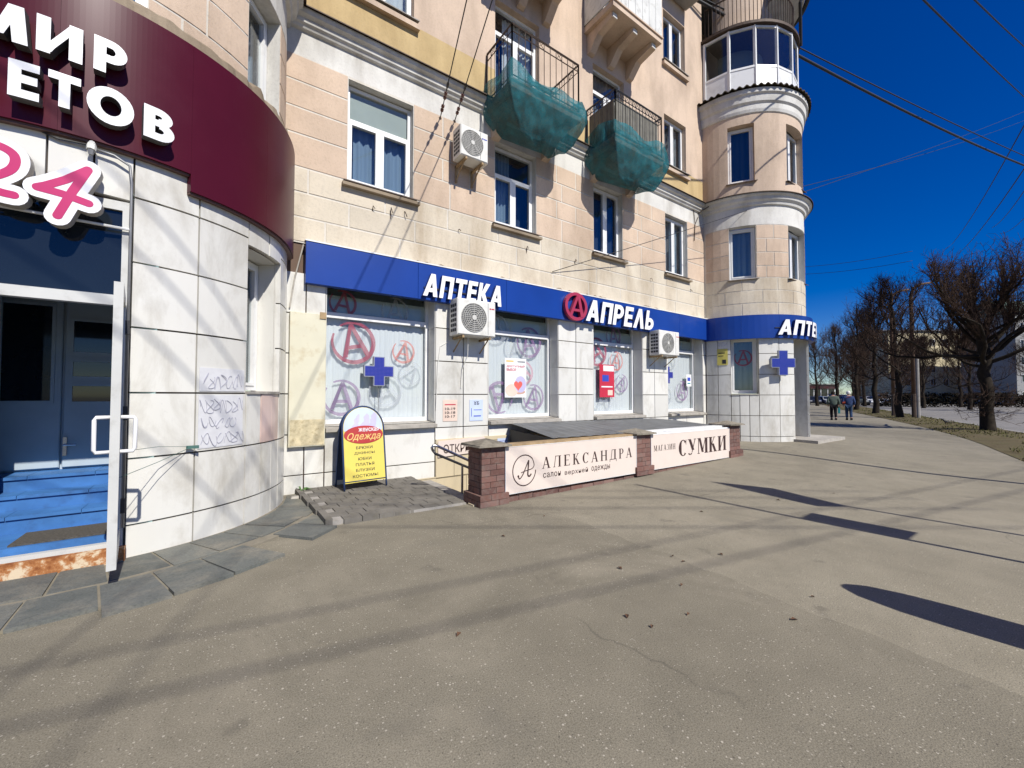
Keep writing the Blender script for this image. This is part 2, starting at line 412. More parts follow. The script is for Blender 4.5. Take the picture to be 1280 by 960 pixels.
def text_arc(mb, body, cx, cy, R, a0, a1, z0, z1, depth, shear=0, bold=0, side=None):
    vs, fs = text_geo(body, shear, bold)
    P = []
    for a, b, d in vs:
        an = R_(a0 + a*(a1-a0)); r = R + d*depth; P.append((cx + r*math.cos(an), cy + r*math.sin(an), z0 + b*(z1-z0)))
    mb.add(P, []); b = len(mb.v) - len(P)
    for f in fs:
        fr = all(vs[i][2] > .9 for i in f)
        mb.f.append([b+i for i in f]); mb.m.append(mb.mi if fr or side is None else side)
from mathutils.geometry import delaunay_2d_cdt
def union2d(polys):
    vs = []; fs = []
    for p in polys:
        a = sum(p[i][0]*p[(i+1)%len(p)][1] - p[(i+1)%len(p)][0]*p[i][1] for i in range(len(p)))
        if abs(a) < 1e-9: continue
        if a < 0: p = p[::-1]
        b = len(vs); vs += [Vector(q) for q in p]; fs.append(list(range(b, b+len(p))))
    r = delaunay_2d_cdt(vs, [], fs, 1, 1e-6)
    V = [(v.x, v.y) for v in r[0]]; F = [tuple(f) for f, of in zip(r[2], r[5]) if of]
    cnt = {}
    for f in F:
        for i in range(len(f)):
            e = (f[i], f[(i+1)%len(f)]); k2 = (min(e), max(e)); cnt.setdefault(k2, []).append(e)
    return V, F, [v[0] for v in cnt.values() if len(v) == 1]
def solid(mb, polys, fn, side=None, back=False):
    # union of polygons as one raised sheet: fn(a, b, d) maps to the world, d=1 front, d=0 back
    V, F, E = union2d(polys); n = len(V); m0 = mb.mi
    mb.add([fn(a, b, 1) for a, b in V] + [fn(a, b, 0) for a, b in V], [])
    b0 = len(mb.v) - 2*n
    for f in F: mb.f.append([b0+i for i in f]); mb.m.append(m0)
    for a, b in E: mb.f.append([b0+a, b0+b, b0+n+b, b0+n+a]); mb.m.append(m0 if side is None else side)
def arcp(cx, cz, rx, rz, a0, a1, t, n=14):
    out = []
    for i in range(n):
        aa, bb = R_(a0+(a1-a0)*i/n), R_(a0+(a1-a0)*(i+1)/n); tz = t*.86
        out.append([(cx+rx*math.cos(aa),cz+rz*math.sin(aa)),(cx+rx*math.cos(bb),cz+rz*math.sin(bb)),(cx+(rx-t)*math.cos(bb),cz+(rz-tz)*math.sin(bb)),(cx+(rx-t)*math.cos(aa),cz+(rz-tz)*math.sin(aa))])
    return out
def bx2(a, b, c, d): return [(a,c),(b,c),(b,d),(a,d)]
def sans(ch, t=.22):
    h = t*.86
    if ch == 'А': return [[(0,0),(t+.02,0),(.54,1),(.30,1)],[(.84-t,0),(.86,0),(.56,1),(.32,1)],[(.16,.19),(.70,.19),(.64,.37),(.22,.37)]], .86
    if ch == 'Л': return [[(0,0),(t+.02,0),(.54,1),(.30,1)],[(.84-t,0),(.86,0),(.56,1),(.32,1)]], .86
    if ch == 'П': return [bx2(0,t,0,1),bx2(.78-t,.78,0,1),bx2(t/2,.7,1-h,1)], .78
    if ch == 'Т': return [bx2(0,.74,1-h,1),bx2(.37-t/2,.37+t/2,0,.95)], .74
    if ch == 'Е': return [bx2(0,t,0,1),bx2(t/2,.62,0,h),bx2(t/2,.58,.41,.41+h),bx2(t/2,.62,1-h,1)], .62
    if ch == 'К': return [bx2(0,t,0,1),[(.16,.42),(.44,1),(.74,1),(.40,.42)],[(.16,.56),(.40,.60),(.78,0),(.49,0)]], .78
    if ch == 'Р': return [bx2(0,t,0,1),bx2(t/2,.37,1-h,1),bx2(t/2,.37,.33,.33+h)] + arcp(.36,.665,.36,.335,-90,90,t), .72
    if ch == 'Ь': return [bx2(0,t,0,1),bx2(t/2,.35,0,h),bx2(t/2,.35,.62-h,.62)] + arcp(.34,.31,.35,.31,-90,90,t), .69
    if ch == 'В': return [bx2(0,t,0,1),bx2(t/2,.36,0,h),bx2(t/2,.36,.44,.44+h*.9),bx2(t/2,.34,1-h,1)] + arcp(.34,.73,.34,.27,-90,90,t) + arcp(.36,.30,.37,.30,-90,90,t), .73
    if ch == 'О': return arcp(.52,.5,.52,.52,0,360,t*1.1,28), 1.04
    if ch == 'И': return [bx2(0,t,0,1),bx2(.86-t,.86,0,1),[(t*.6,0),(t+.02,.06),(.86-t*.5,1),(.86-t,.94)],[(t*.5,0),(t,0),(t,.34),(t*.5,.34)],[(t,.05),(t,.36),(.86-t,.95),(.86-t,.64)]], .86
    if ch == 'М': return [[(0,0),(t,0),(t+.08,1),(.08,1)],[(1.0-t,0),(1.0,0),(.92,1),(.92-t,1)],[(.10,1),(.34,1),(.60,.15),(.40,.15)],[(.66,1),(.90,1),(.60,.15),(.40,.15)]], 1.0
    if ch == 'Ц': return [bx2(0,t,0,1),bx2(.70-t,.70,0,1),bx2(t/2,.86,0,h),bx2(.86-t*.8,.86,-.2,h)], .86
    return [bx2(0,.3,0,1)], .3
# serif capitals, drawn from stems, bars and bowls
def serif_word(mb, word, x0, x1, z0, z1, y, gap=.16, w=.15, th=.05):
    SE = .07
    def glyph(ch):
        q = []; arcs = []
        def stem(x, a=0, b=1, ww=None, s0=True, s1=True):
            ww = ww or w; q.append([(x,a),(x+ww,a),(x+ww,b),(x,b)])
            if s0: q.append([(x-SE,a),(x+ww+SE,a),(x+ww+SE,a+.04),(x-SE,a+.04)])
            if s1: q.append([(x-SE,b-.04),(x+ww+SE,b-.04),(x+ww+SE,b),(x-SE,b)])
        def dia(xa, a, xb, b, ww): q.append([(xa,a),(xa+ww,a),(xb+ww,b),(xb,b)])
        def bar(xa, xb, z, t=th): q.append([(xa,z),(xb,z),(xb,z+t),(xa,z+t)])
        def foot(x, ww): bar(x-SE, x+ww+SE, 0, .04)
        def bowl(cx, cz, rx, rz, a0, a1, wt):
            n = 14
            for i in range(n):
                aa, bb = R_(a0+(a1-a0)*i/n), R_(a0+(a1-a0)*(i+1)/n)
                t = [th + (wt-th)*abs(math.cos(z)) for z in (aa, bb)]
                q.append([(cx+rx*math.cos(aa),cz+rz*math.sin(aa)),(cx+rx*math.cos(bb),cz+rz*math.sin(bb)),(cx+(rx-t[1])*math.cos(bb),cz+(rz-t[1]*.7)*math.sin(bb)),(cx+(rx-t[0])*math.cos(aa),cz+(rz-t[0]*.7)*math.sin(aa))])
        if ch == 'А': dia(.07,0,.34,1,.055); dia(.55,0,.30,1,w); foot(.07,.055); foot(.55,w); bar(.16,.6,.30); W = .76
        elif ch == 'Л': dia(.07,0,.20,1,.055); foot(.07,.055); stem(.52); bar(.18,.55,.95); W = .74
        elif ch == 'Е': stem(.07); bar(.2,.56,.95); bar(.2,.47,.48); bar(.2,.58,0); q.append([(.52,.0),(.58,0),(.60,.22),(.58,.22)]); q.append([(.50,.96),(.56,1),(.57,.80),(.55,.80)]); W = .62
        elif ch == 'К': stem(.07); dia(.20,.44,.48,1,.06); dia(.50,0,.26,.55,w); foot(.50,w); bar(.42,.60,.96,.04); W = .72
        elif ch == 'С': bowl(.36,.5,.34,.51,48,312,w+.02); q.append([(.55,.80),(.60,.66),(.62,1),(.58,1)]); W = .66
        elif ch == 'Н': stem(.07); stem(.55); bar(.2,.56,.48); W = .78
        elif ch == 'Д': dia(.14,.05,.25,1,.055); stem(.54,.05,1,None,False); bar(.24,.56,.95); bar(.0,.80,.0,.06); q.append([(0,-.2),(.05,-.2),(.05,0),(0,0)]); q.append([(.75,-.2),(.80,-.2),(.80,0),(.75,0)]); W = .82
        elif ch == 'Р': stem(.07); bowl(.30,.73,.26,.27,-92,92,w-.02); bar(.2,.32,.95); bar(.2,.32,.46); W = .60
        elif ch == 'У': dia(.30,.30,.03,1,w); dia(.28,.14,.55,1,.055); bar(-.03,.22,.96,.04); bar(.47,.66,.96,.04); bowl(.16,.12,.16,.12,180,350,.12); W = .66
        elif ch == 'М': stem(.07,0,1,.055); stem(.66); dia(.36,.08,.10,1,w-.02); dia(.40,.08,.66,1,.055); W = .88
        elif ch == 'И': stem(.07); stem(.55); dia(.17,.06,.52,.94,.06); W = .78
        elif ch == 'Г': stem(.07); bar(.2,.52,.95); q.append([(.47,.96),(.52,1),(.53,.78),(.51,.78)]); W = .56
        elif ch == 'З': bowl(.26,.74,.25,.27,-90,140,w-.03); bowl(.26,.27,.28,.28,-140,90,w-.03); W = .58
        else: W = .3
        return q, W
    polys = []
    gl = [glyph(c) for c in word]; tot = sum(g[1] for g in gl) + gap*(len(gl)-1); sx = (x1-x0)/tot; x = 0; n = 0
    for q, wd in gl:
        for poly in q:
            polys.append([(x+a, b) for a, b in poly])
        x += wd + gap
    solid(mb, polys, lambda a, b, d: (x0+a*sx, y - .0004 - .0012*d, z0+b*(z1-z0)))
# ---------------------------------------------------------------- ground
def interp(pts, x):
    for (xa, ya), (xb, yb) in zip(pts, pts[1:]):
        if x <= xb: return ya + (yb-ya)*(x-xa)/(xb-xa)
    return pts[-1][1]
E1 = [(-40,-10.5),(0,-8.6),(8,-7.7),(12,-6.75),(15,-5.9),(18.5,-5.0),(22,-3.95),(27,-2.2),(32.3,-.1),(45,5.1),(60,11),(110,30)]
E2 = [(-40,-27),(5,-12.8),(15,-9.2),(26,-5.2),(44.5,1.55),(60,7.2),(110,25.4)]
def sst(a, b, x): t = max(0, min(1, (x-a)/(b-a))); return t*t*(3-2*t)
def gz(x, y):
    return .15*sst(2.5, 12.5, x)*(1-sst(15, 26, x))*sst(-5.5, -1.8, y)
HX0, HX1, HY0, HY1 = 2.72, 9.3, -1.98, -.10
xs = sorted(set([-40,-30,-20,-14,-10,-7,-5,-4] + [-3+.5*i for i in range(36)] + [HX0, HX1] + [16,17,18.5,20,22,24,27,30,33,36,40,45,52,60,70,85,100,110]))
ylo = [0, .25, .5, .75, 1]; yfix = [-6.2,-5.6,-5,-4.5,-4,-3.5,-3,-2.5,HY0,-1.4,-.8,HY1,.6,3,14]
mb = MB(); rows = []
for x in xs:
    e = interp(E1, x); sh = max(0, e + 6.75) if x > 12 else 0
    lo = min(e, -6.75) if x <= 12 else -6.75
    ys = [lo + (-6.75-lo)*t + (0 if x <= 12 else 0) for t in ylo] if lo < -6.76 else [-6.75 - .0001*(4-i) for i in range(5)]
    rows.append([(x, y + sh) for y in ys + yfix])
vs_ = [(x, y, gz(x, y)) for r in rows for x, y in r]; nn = len(rows[0]); fs_ = []
jh0 = 5 + yfix.index(HY0); jh1 = 5 + yfix.index(HY1)
for i in range(len(xs)-1):
    for j in range(nn-1):
        if HX0-.001 <= xs[i] < HX1-.001 and jh0 <= j < jh1: continue
        fs_.append((i*nn+j, (i+1)*nn+j, (i+1)*nn+j+1, i*nn+j+1))
mb.add(vs_, fs_); struct('pavement', mb, 'asphalt', smooth=True)
mb = MB(); mb.add([(-900,-900,-3.0),(900,-900,-3.0),(900,900,-3.0),(-900,900,-3.0)], [(0,1,2,3)])
# far terrain: one sheet to the horizon, just below road level
mb = MB()
def strip(ptsA, ptsB, za, zb, xl, mbx):
    for xa, xb in zip(xl, xl[1:]):
        mbx.quad((xa,interp(ptsA,xa),za),(xb,interp(ptsA,xb),za),(xb,interp(ptsB,xb),zb),(xa,interp(ptsB,xa),zb))
far = [(x, -900) for x in (-40,110)]
mb = MB()
xl = [-40,-20,0,5,15,26,44.5,60,110]
strip(E2, far, -.12, -.12, xl, mb); struct('road', mb, 'road_asphalt')
mb = MB()
mb.quad((110,-900,-.13),(900,-900,-.13),(900,900,-.13),(110,900,-.13)); mb.quad((-40,14,-.13),(110,14,-.13),(110,900,-.13),(-40,900,-.13)); mb.quad((-900,-900,-.13),(-40,-900,-.13),(-40,900,-.13),(-900,900,-.13))
struct('terrain', mb, 'terrain_soil')
# verge: bumpy soil strip between pavement and road
mb = MB(); xv = [-40 + i*.75 for i in range(201)]; nv = 9; vs_ = []
for x in xv:
    a, b = interp(E1, x), interp(E2, x) + .18
    for j in range(nv):
        t = j/(nv-1); y = a + .12 + (b-a-.12)*t
        z = .012 + .07*math.sin(math.pi*t) + (.05*mnoise.noise(Vector((x*.8, y*.8, 0))) if 0 < j < nv-1 else 0)
        vs_.append((x, y, z + (gz(x,y) if j < 2 else 0)))
mb.add(vs_, [(i*nv+j, i*nv+j+1, (i+1)*nv+j+1, (i+1)*nv+j) for i in range(len(xv)-1) for j in range(nv-1)])
struct('verge', mb, 'verge_soil', smooth=True)
mb = MB()
for xa, xb in zip(xv, xv[1:]):
    ya, yb = interp(E1, xa), interp(E1, xb); mb.quad((xa,ya,gz(xa,ya)),(xb,yb,gz(xb,yb)),(xb,yb+.14,gz(xb,yb)+.013),(xa,ya+.14,gz(xa,ya)+.013))
    mb.f.pop(); mb.m.pop()
E2k = [(x, y+.18) for x, y in E2]
mb = MB()
for xa, xb in zip(xl, xl[1:]):
    ya, yb = interp(E2, xa), interp(E2, xb)
    mb.add([(xa,ya,-.2),(xb,yb,-.2),(xb,yb+.18,-.2),(xa,ya+.18,-.2),(xa,ya,.02),(xb,yb,.02),(xb,yb+.18,.02),(xa,ya+.18,.02)], [(4,5,6,7),(0,1,5,4),(2,3,7,6)])
struct('kerb', mb, 'concrete')
# short dry grass on the verge
rg = random.Random(3); mb = MB()
for i in range(7000):
    x = 13 + 47*rg.random()**1.6; t = rg.random(); a, b = interp(E1, x), interp(E2, x)
    y = a + .2 + (b - a - .1)*t; 
    if mnoise.noise(Vector((x*.5, y*.5, 3))) < -.12: continue
    h = .025 + .055*rg.random(); an = rg.random()*6.28; w = .008 + .0004*x
    dx, dy = math.cos(an)*w, math.sin(an)*w; lx, ly = (rg.random()-.5)*.1, (rg.random()-.5)*.1; z0 = .02 + .06*math.sin(math.pi*t)
    mb.add([(x-dx,y-dy,z0),(x+dx,y+dy,z0),(x+lx,y+ly,z0+h)], [(0,1,2)])
struct('grass', mb, 'grass_blade', 'stuff')

# ---------------------------------------------------------------- apartment building
BX0, BX1 = .70, 12.05; LC, RC, TR = -1.2, 13.95, 1.9
bld = thing('apartment_building', (6.4, 0, 0), 'cream and pink stuccoed apartment house with round corner turrets and white tiled ground floor', 'building')
G = [(1.30,3.13),(4.25,6.07),(7.17,9.0),(10.1,11.87)]
U = [(1.60,2.70),(4.42,5.47),(7.24,8.28),(10.10,11.17)]
ZT = 14.3
ops = [(a,b,.98,3.35,.34) for a,b in G] + [(a,b,4.91,6.59,.2) for a,b in U]
ops += [(U[0][0],U[0][1],8.13,9.6,.2), (U[1][0],U[1][1]+.1,7.22,9.55,.2), (U[2][0],U[2][1]+.1,7.22,9.55,.2), (U[3][0],U[3][1],8.0,9.45,.2),
        (U[1][0],U[1][1],10.27,12.6,.2), (U[2][0],U[2][1],10.27,12.6,.2), (U[3][0],U[3][1],11.0,12.5,.2), (U[0][0],U[0][1],11.1,12.6,.2)]
xl = sorted(set([BX0-.06, BX1+.06] + [v for o in ops for v in o[:2]])); zl = sorted(set([-2.4, 0, 3.76, 6.63, 7.27, 8.05, ZT] + [v for o in ops for v in o[2:4]]))
def zone(z): return 0 if z < 3.76 else 1 if z < 6.63 else 2 if z < 7.27 else 3 if z < 8.05 else 4
ZM = ['grout','joint_white','white_plaster','ochre_plaster','pink_plaster','white_tile']
mb = MB()
for xa, xb in zip(xl, xl[1:]):
    for za, zb in zip(zl, zl[1:]):
        mx, mz = (xa+xb)/2, (za+zb)/2
        if any(o[0] < mx < o[1] and o[2] < mz < o[3] for o in ops): continue
        mb.mi = zone(mz); y = .02 if mz < 3.76 else 0
        mb.quad((xa,y,za),(xb,y,za),(xb,y,zb),(xa,y,zb))
for x0,x1,z0,z1,d in ops:
    mb.mi = 5 if z0 < 2 else 4 if z0 > 7 else 2
    for q in (((x0,0,z0),(x0,d,z0),(x0,d,z1),(x0,0,z1)), ((x1,0,z0),(x1,d,z0),(x1,d,z1),(x1,0,z1)), ((x0,0,z1),(x1,0,z1),(x1,d,z1),(x0,d,z1)), ((x0,0,z0),(x1,0,z0),(x1,d,z0),(x0,d,z0))): mb.quad(*q)
wall = part('facade_wall', mb, ZM, bld)
# side and back so that the house is a closed volume
mb = MB(); mb.box(BX0+.5, RC+1.2, .9, 11, -.2, ZT); mb.box(LC-1.6, BX0+.6, .35, 11, 4.0, ZT); part('rear_block', mb, 'pink_plaster', bld)
mb = MB(); mb.box(LC-2.2, RC+2.3, -.5, 11.3, ZT, ZT+.25); part('roof', mb, 'roof_sheet', bld)

def subtract(span, holes):
    out = [span]
    for h0, h1 in holes:
        nx = []
        for a, b in out:
            if h1 <= a or h0 >= b: nx.append((a, b)); continue
            if a < h0: nx.append((a, h0))
            if h1 < b: nx.append((h1, b))
        out = nx
    return [(a, b) for a, b in out if b - a > .05]
PR = [6.63, 6.225, 5.82, 5.415, 4.91]; CR = [4.91, 4.53, 4.15, 3.77]
J = .013
def block(x0, x1, z0, z1, mat, proud=.0):
    mb = MB(); mb.cbox(x0+J, x1-J, -.006-proud, .001, z0+J, z1-J, .004); part('stucco_block', mb, mat, wall)
rb = random.Random(11)
for ri, (zt, zb) in enumerate(zip(PR, PR[1:])):
    for a, b in subtract((BX0-.02, BX1+.02), U):
        L = b - a; n = max(1, round(L/.62)) if ri % 2 == 0 else max(1, round(L/.95))
        cuts = [a + L*i/n for i in range(n+1)]
        if n == 2 and L > 1.5: cuts = [a, a+L*.42, b]
        for c0, c1 in zip(cuts, cuts[1:]): block(c0, c1, zb, zt, 'pink_stucco', rb.random()*.003)
for ri, (zt, zb) in enumerate(zip(CR, CR[1:])):
    c = BX0-.02; off = [.35, .95, .6][ri]; cuts = [c]
    x = c + off
    while x < BX1-.3: cuts.append(x); x += 1.08 + .12*rb.random()
    cuts.append(BX1+.02)
    for c0, c1 in zip(cuts, cuts[1:]): block(c0, c1, zb, zt, 'cream_stucco', rb.random()*.004)
# string cornice over the second storey
prof = [(0,7.02),(-.05,7.04),(-.07,7.08),(-.10,7.10),(-.11,7.16),(-.17,7.19),(-.19,7.24),(-.19,7.262),(0,7.30)]
mb = MB(); n = len(prof)
mb.add([(BX0-.03,y,z) for y,z in prof] + [(BX1+.1,y,z) for y,z in prof], [(i,i+1,n+i+1,n+i) for i in range(n-1)])
corn = part('cornice', mb, 'white_plaster', bld)
mb = MB(); mb.add([(BX0-.03,0,7.31),(BX1+.1,0,7.31),(BX1+.1,-.235,7.268),(BX0-.03,-.235,7.268),(BX0-.03,-.235,7.252),(BX1+.1,-.235,7.252)], [(0,1,2,3),(3,2,5,4)]); part('flashing', mb, 'iron_brown', corn)

# windows ---------------------------------------------------------------
def pvc_window(Mx, w, h, parent, style=2, transom=0, cur='curtain_white', back='curtain_dark', sill=True, label=None, curf=(0,1), fw=.055, glassm='window_glass', blindh=None):
    """window in local coords: x -w/2..w/2, z 0..h, y 0 = outer frame face, +y inward"""
    mb = MB(Mx); f = fw
    mb.box(-w/2, -w/2+f, 0, .07, 0, h); mb.box(w/2-f, w/2, 0, .07, 0, h); mb.box(-w/2+f, w/2-f, 0, .07, 0, f); mb.box(-w/2+f, w/2-f, 0, .07, h-f, h)
    ht = h - f - transom
    if transom: mb.box(-w/2+f, w/2-f, .002, .068, ht-.03, ht+.03)
    ncol = style
    cols = []
    xa = -w/2+f; wd = (w-2*f)/ncol
    for i in range(ncol):
        if i: mb.box(xa+i*wd-.035, xa+i*wd+.035, -.006, .064, f+.001, (ht-.03 if transom else h-f)-.001)
        cols.append((xa+i*wd+(.035 if i else 0), xa+(i+1)*wd-(.035 if i < ncol-1 else 0)))
    # sash frames
    sf = .035; panes = []
    zt = (ht-.03) if transom else h-f
    for a, b in cols:
        if fw < .07:
            mb.box(a+.001, a+sf, -.012, .05, f+.001, zt-.001); mb.box(b-sf, b-.001, -.012, .05, f+.001, zt-.001); mb.box(a+sf, b-sf, -.012, .05, f+.001, f+sf); mb.box(a+sf, b-sf, -.012, .05, zt-sf, zt-.001)
            panes.append((a+sf, b-sf, f+sf, zt-sf))
        else: panes.append((a, b, f, zt))
    if transom: panes.append((-w/2+f, w/2-f, ht+.03, h-f))
    win = part('window', mb, 'pvc_white', parent)
    if label: win['label'] = label
    for a, b, c, d in panes:
        m2 = MB(Mx); m2.box(a-.004, b+.004, .026, .032, c-.004, d+.004); part('pane', m2, glassm, win)
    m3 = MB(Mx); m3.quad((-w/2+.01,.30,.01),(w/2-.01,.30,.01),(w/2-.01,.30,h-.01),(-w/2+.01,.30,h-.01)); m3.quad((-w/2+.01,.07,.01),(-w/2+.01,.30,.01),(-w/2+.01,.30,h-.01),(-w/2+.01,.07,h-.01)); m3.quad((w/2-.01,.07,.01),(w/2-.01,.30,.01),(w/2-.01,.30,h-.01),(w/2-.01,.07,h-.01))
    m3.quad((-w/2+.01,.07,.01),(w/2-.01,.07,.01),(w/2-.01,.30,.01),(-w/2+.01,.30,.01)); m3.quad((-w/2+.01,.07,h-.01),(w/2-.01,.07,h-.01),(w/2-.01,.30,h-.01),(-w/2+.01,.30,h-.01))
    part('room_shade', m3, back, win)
    if cur:
        m4 = MB(Mx); n = max(8, int(w/.03)); xa, xb = -w/2 + w*curf[0] + .02, -w/2 + w*curf[1] - .02
        z0 = .02 if blindh is None else h*(1-blindh)
        P = []
        for i in range(n+1):
            t = i/n; yy = .16 + .02*math.sin(t*w*38) + .008*math.sin(t*w*91+1); P += [(xa+(xb-xa)*t, yy, z0), (xa+(xb-xa)*t, yy, h-.02)]
        m4.add(P, [(2*i,2*i+2,2*i+3,2*i+1) for i in range(n)]); part('curtain', m4, cur, win, True)
    if sill:
        m5 = MB(Mx); m5.add([(-w/2-.07,-.24,-.05),(w/2+.07,-.24,-.05),(w/2+.07,.0,-.004),(-w/2-.07,.0,-.004),(-w/2-.07,-.24,-.07),(w/2+.07,-.24,-.07)], [(0,1,2,3),(0,1,5,4)])
        part('sill', m5, sill if isinstance(sill, str) else 'zinc', win)
    return win
T3 = Matrix.Translation
# second-storey windows
pvc_window(T3((2.15,.13,4.93)), 1.10, 1.64, bld, 2, .52, 'curtain_blue', 'curtain_blue', 'iron_brown', 'two-leaf white window with an opaque pale transom', (.12,.97))
mb = MB(); mb.box(1.66, 2.64, .18, .19, 6.03, 6.50); part('blind', mb, plain('pale_green_film', (.42,.44,.36), .6).mat, bld.children[-1])
pvc_window(T3((4.945,.13,4.93)), 1.05, 1.64, bld, 2, .52, 'curtain_blue', 'curtain_dark', 'iron_brown', None, (.02,.55), .06)
pvc_window(T3((7.76,.13,4.93)), 1.04, 1.64, bld, 2, 0, 'curtain_dark', 'curtain_dark', 'iron_brown')
pvc_window(T3((10.635,.13,4.93)), 1.07, 1.64, bld, 2, 0, 'curtain_blue', 'curtain_dark', 'iron_brown', None, (.3,.95))
# stucco under-sill mouldings
for a, b in U:
    mb = MB(); mb.box(a-.09, b+.1, -.10, -.013, 4.80, 4.85); part('sill_moulding', mb, 'raw_plaster', bld)
# third storey
pvc_window(T3((2.15,.13,8.15)), 1.10, 1.45, bld, 2, 0, 'curtain_white', 'curtain_dark', 'concrete')
pvc_window(T3((4.995,.13,7.24)), 1.15, 2.31, bld, 2, .5, 'curtain_white', 'curtain_dark', False, None, (.3,.98))
pvc_window(T3((7.81,.13,7.24)), 1.14, 2.31, bld, 2, .5, 'curtain_grey', 'curtain_dark', False, None, (.1,.98))
pvc_window(T3((10.635,.13,8.02)), 1.07, 1.42, bld, 2, 0, 'curtain_grey', 'curtain_dark', 'concrete', None, (.35,.98))
# fourth storey
pvc_window(T3((4.945,.13,10.29)), 1.05, 2.3, bld, 2, .5, 'curtain_grey', 'curtain_dark', False)
pvc_window(T3((7.76,.13,10.29)), 1.04, 2.3, bld, 2, .5, 'curtain_grey', 'curtain_dark', False)
pvc_window(T3((10.635,.13,11.02)), 1.07, 1.46, bld, 2, 0, 'curtain_dark', 'curtain_dark', 'concrete')
pvc_window(T3((2.15,.13,11.12)), 1.10, 1.45, bld, 2, 0, 'curtain_white', 'curtain_dark', 'concrete')
# plaster sill blocks upstairs
for z, (a, b) in ((8.13,U[0]),(8.0,U[3]),(11.0,U[3])):
    mb = MB(); mb.box(a-.08, b+.08, -.09, -.001, z-.18, z-.09); part('sill_moulding', mb, 'pink_plaster', bld)

# ground-floor shop windows, with film stickers ------------------------------------
def a_logo(mb, cx, cz, r, y, rot=0, w=.15, gap=True):
    ca, sa = math.cos(R_(rot)), math.sin(R_(rot)); n = 30; polys = []
    a0, a1 = (-215, 118) if gap else (0, 360)
    for i in range(n):
        q = []
        for k in (i, i+1):
            a = R_(a0 + (a1-a0)*k/n); ww = w*(.45 + .55*math.sin(math.pi*k/n)) if gap else w; q.append([((1-ww)*math.cos(a), (1-ww)*math.sin(a)), (math.cos(a), math.sin(a))])
        polys.append([q[0][0], q[0][1], q[1][1], q[1][0]])
    polys += [[(-.62,-.62),(-.40,-.62),(.10,.86),(-.06,.86)], [(.42,-.72),(.66,-.72),(.12,.86),(-.06,.86)], [(-.36,-.28),(.48,-.28),(.44,-.10),(-.30,-.10)]]
    V, F, E = union2d(polys)
    mb.add([(cx + (a*ca - b*sa)*r, y, cz + (a*sa + b*ca)*r) for a, b in V], F)
STK = {0: [(1.80,2.34,.36,12,'film_crimson'),(2.66,2.24,.21,-10,'film_redorange'),(1.62,1.42,.30,0,'film_purple'),(2.80,1.86,.22,-35,'film_pale'),(1.62,2.98,.22,-5,'film_crimson'),(2.35,1.55,.30,20,'film_pale'),(2.5,2.95,.25,0,'film_pale')],
       1: [(5.20,2.50,.33,0,'film_pale'),(5.62,1.42,.29,-8,'film_purple'),(4.72,1.42,.34,180,'film_purple'),(5.50,2.62,.34,10,'film_purple'),(4.65,2.85,.3,0,'film_pale'),(5.35,1.95,.26,30,'film_pink')],
       2: [(7.62,2.55,.36,25,'film_crimson'),(8.35,2.35,.25,-10,'film_redorange'),(8.55,1.78,.24,-30,'film_purple'),(7.85,1.38,.34,0,'film_pale'),(8.25,2.98,.28,8,'film_purple')],
       3: [(10.75,2.55,.30,0,'film_pale'),(11.28,1.60,.30,-5,'film_purple'),(11.0,2.98,.24,0,'film_pale'),(10.55,1.5,.28,20,'film_pale')]}
for i, (a, b) in enumerate(G):
    w = b - a - .02; cx = (a+b)/2; y = .26
    mb = MB(); f = .055; x0, x1, z0, z1 = a+.01, b-.01, 1.0, 3.34
    mb.box(x0,x0+f,y,y+.08,z0,z1); mb.box(x1-f,x1,y,y+.08,z0,z1); mb.box(x0+f,x1-f,y,y+.08,z0,z0+.07); mb.box(x0+f,x1-f,y,y+.08,z1-f,z1); mb.box(x0+f,x1-f,y-.015,y+.07,2.72,2.81)
    win = part('window', mb, 'pvc_white', bld)
    for c, d in ((z0+.07,2.72),(2.81,z1-f)):
        m2 = MB(); m2.box(x0+f-.004, x1-f+.004, y+.03, y+.036, c-.004, d+.004); part('pane', m2, 'shop_glass', win)
    m3 = MB(); P = []; n = int(w/.022)
    for j in range(n+1):
        t = j/n; yy = y + .10 + .0045*(1 if (j//2) % 2 else -1) + .004*math.sin(t*40+i); P += [(x0+.02+(w-.06)*t, yy, z0+.04), (x0+.02+(w-.06)*t, yy, 2.75)]
    m3.add(P, [(2*j,2*j+2,2*j+3,2*j+1) for j in range(n)]); part('blind', m3, 'blind_pale', win)
    m4 = MB(); m4.box(x0+.005, x1-.005, y+.2, y+.22, z0, z1); part('room_shade', m4, plain('room_%d' % i, (.16,.20,.19), .9).mat, win)
    m6 = MB(); m6.box(x0+f, x1-f, y+.055, y+.058, 2.83, 3.1); part('frosted_film', m6, 'shop_film', win)
    for (sx, sz, sr, rt, mt) in STK[i]:
        m5 = MB(); a_logo(m5, sx, sz, sr, y+.024, rt, .2); o = part('sticker', m5, mt, win); o['label'] = 'round letter A sticker on the shop glass'
    m7 = MB(); m7.add([(a+.002,-.14,.955),(b-.002,-.14,.955),(b-.002,.27,1.0),(a+.002,.27,1.0),(a+.002,-.14,.90),(b-.002,-.14,.90),(b-.002,.27,.90),(a+.002,.27,.90)], [(0,1,2,3),(0,1,5,4),(0,4,7,3),(1,2,6,5),(4,5,6,7)])
    part('sill', m7, 'stone_slab', win)

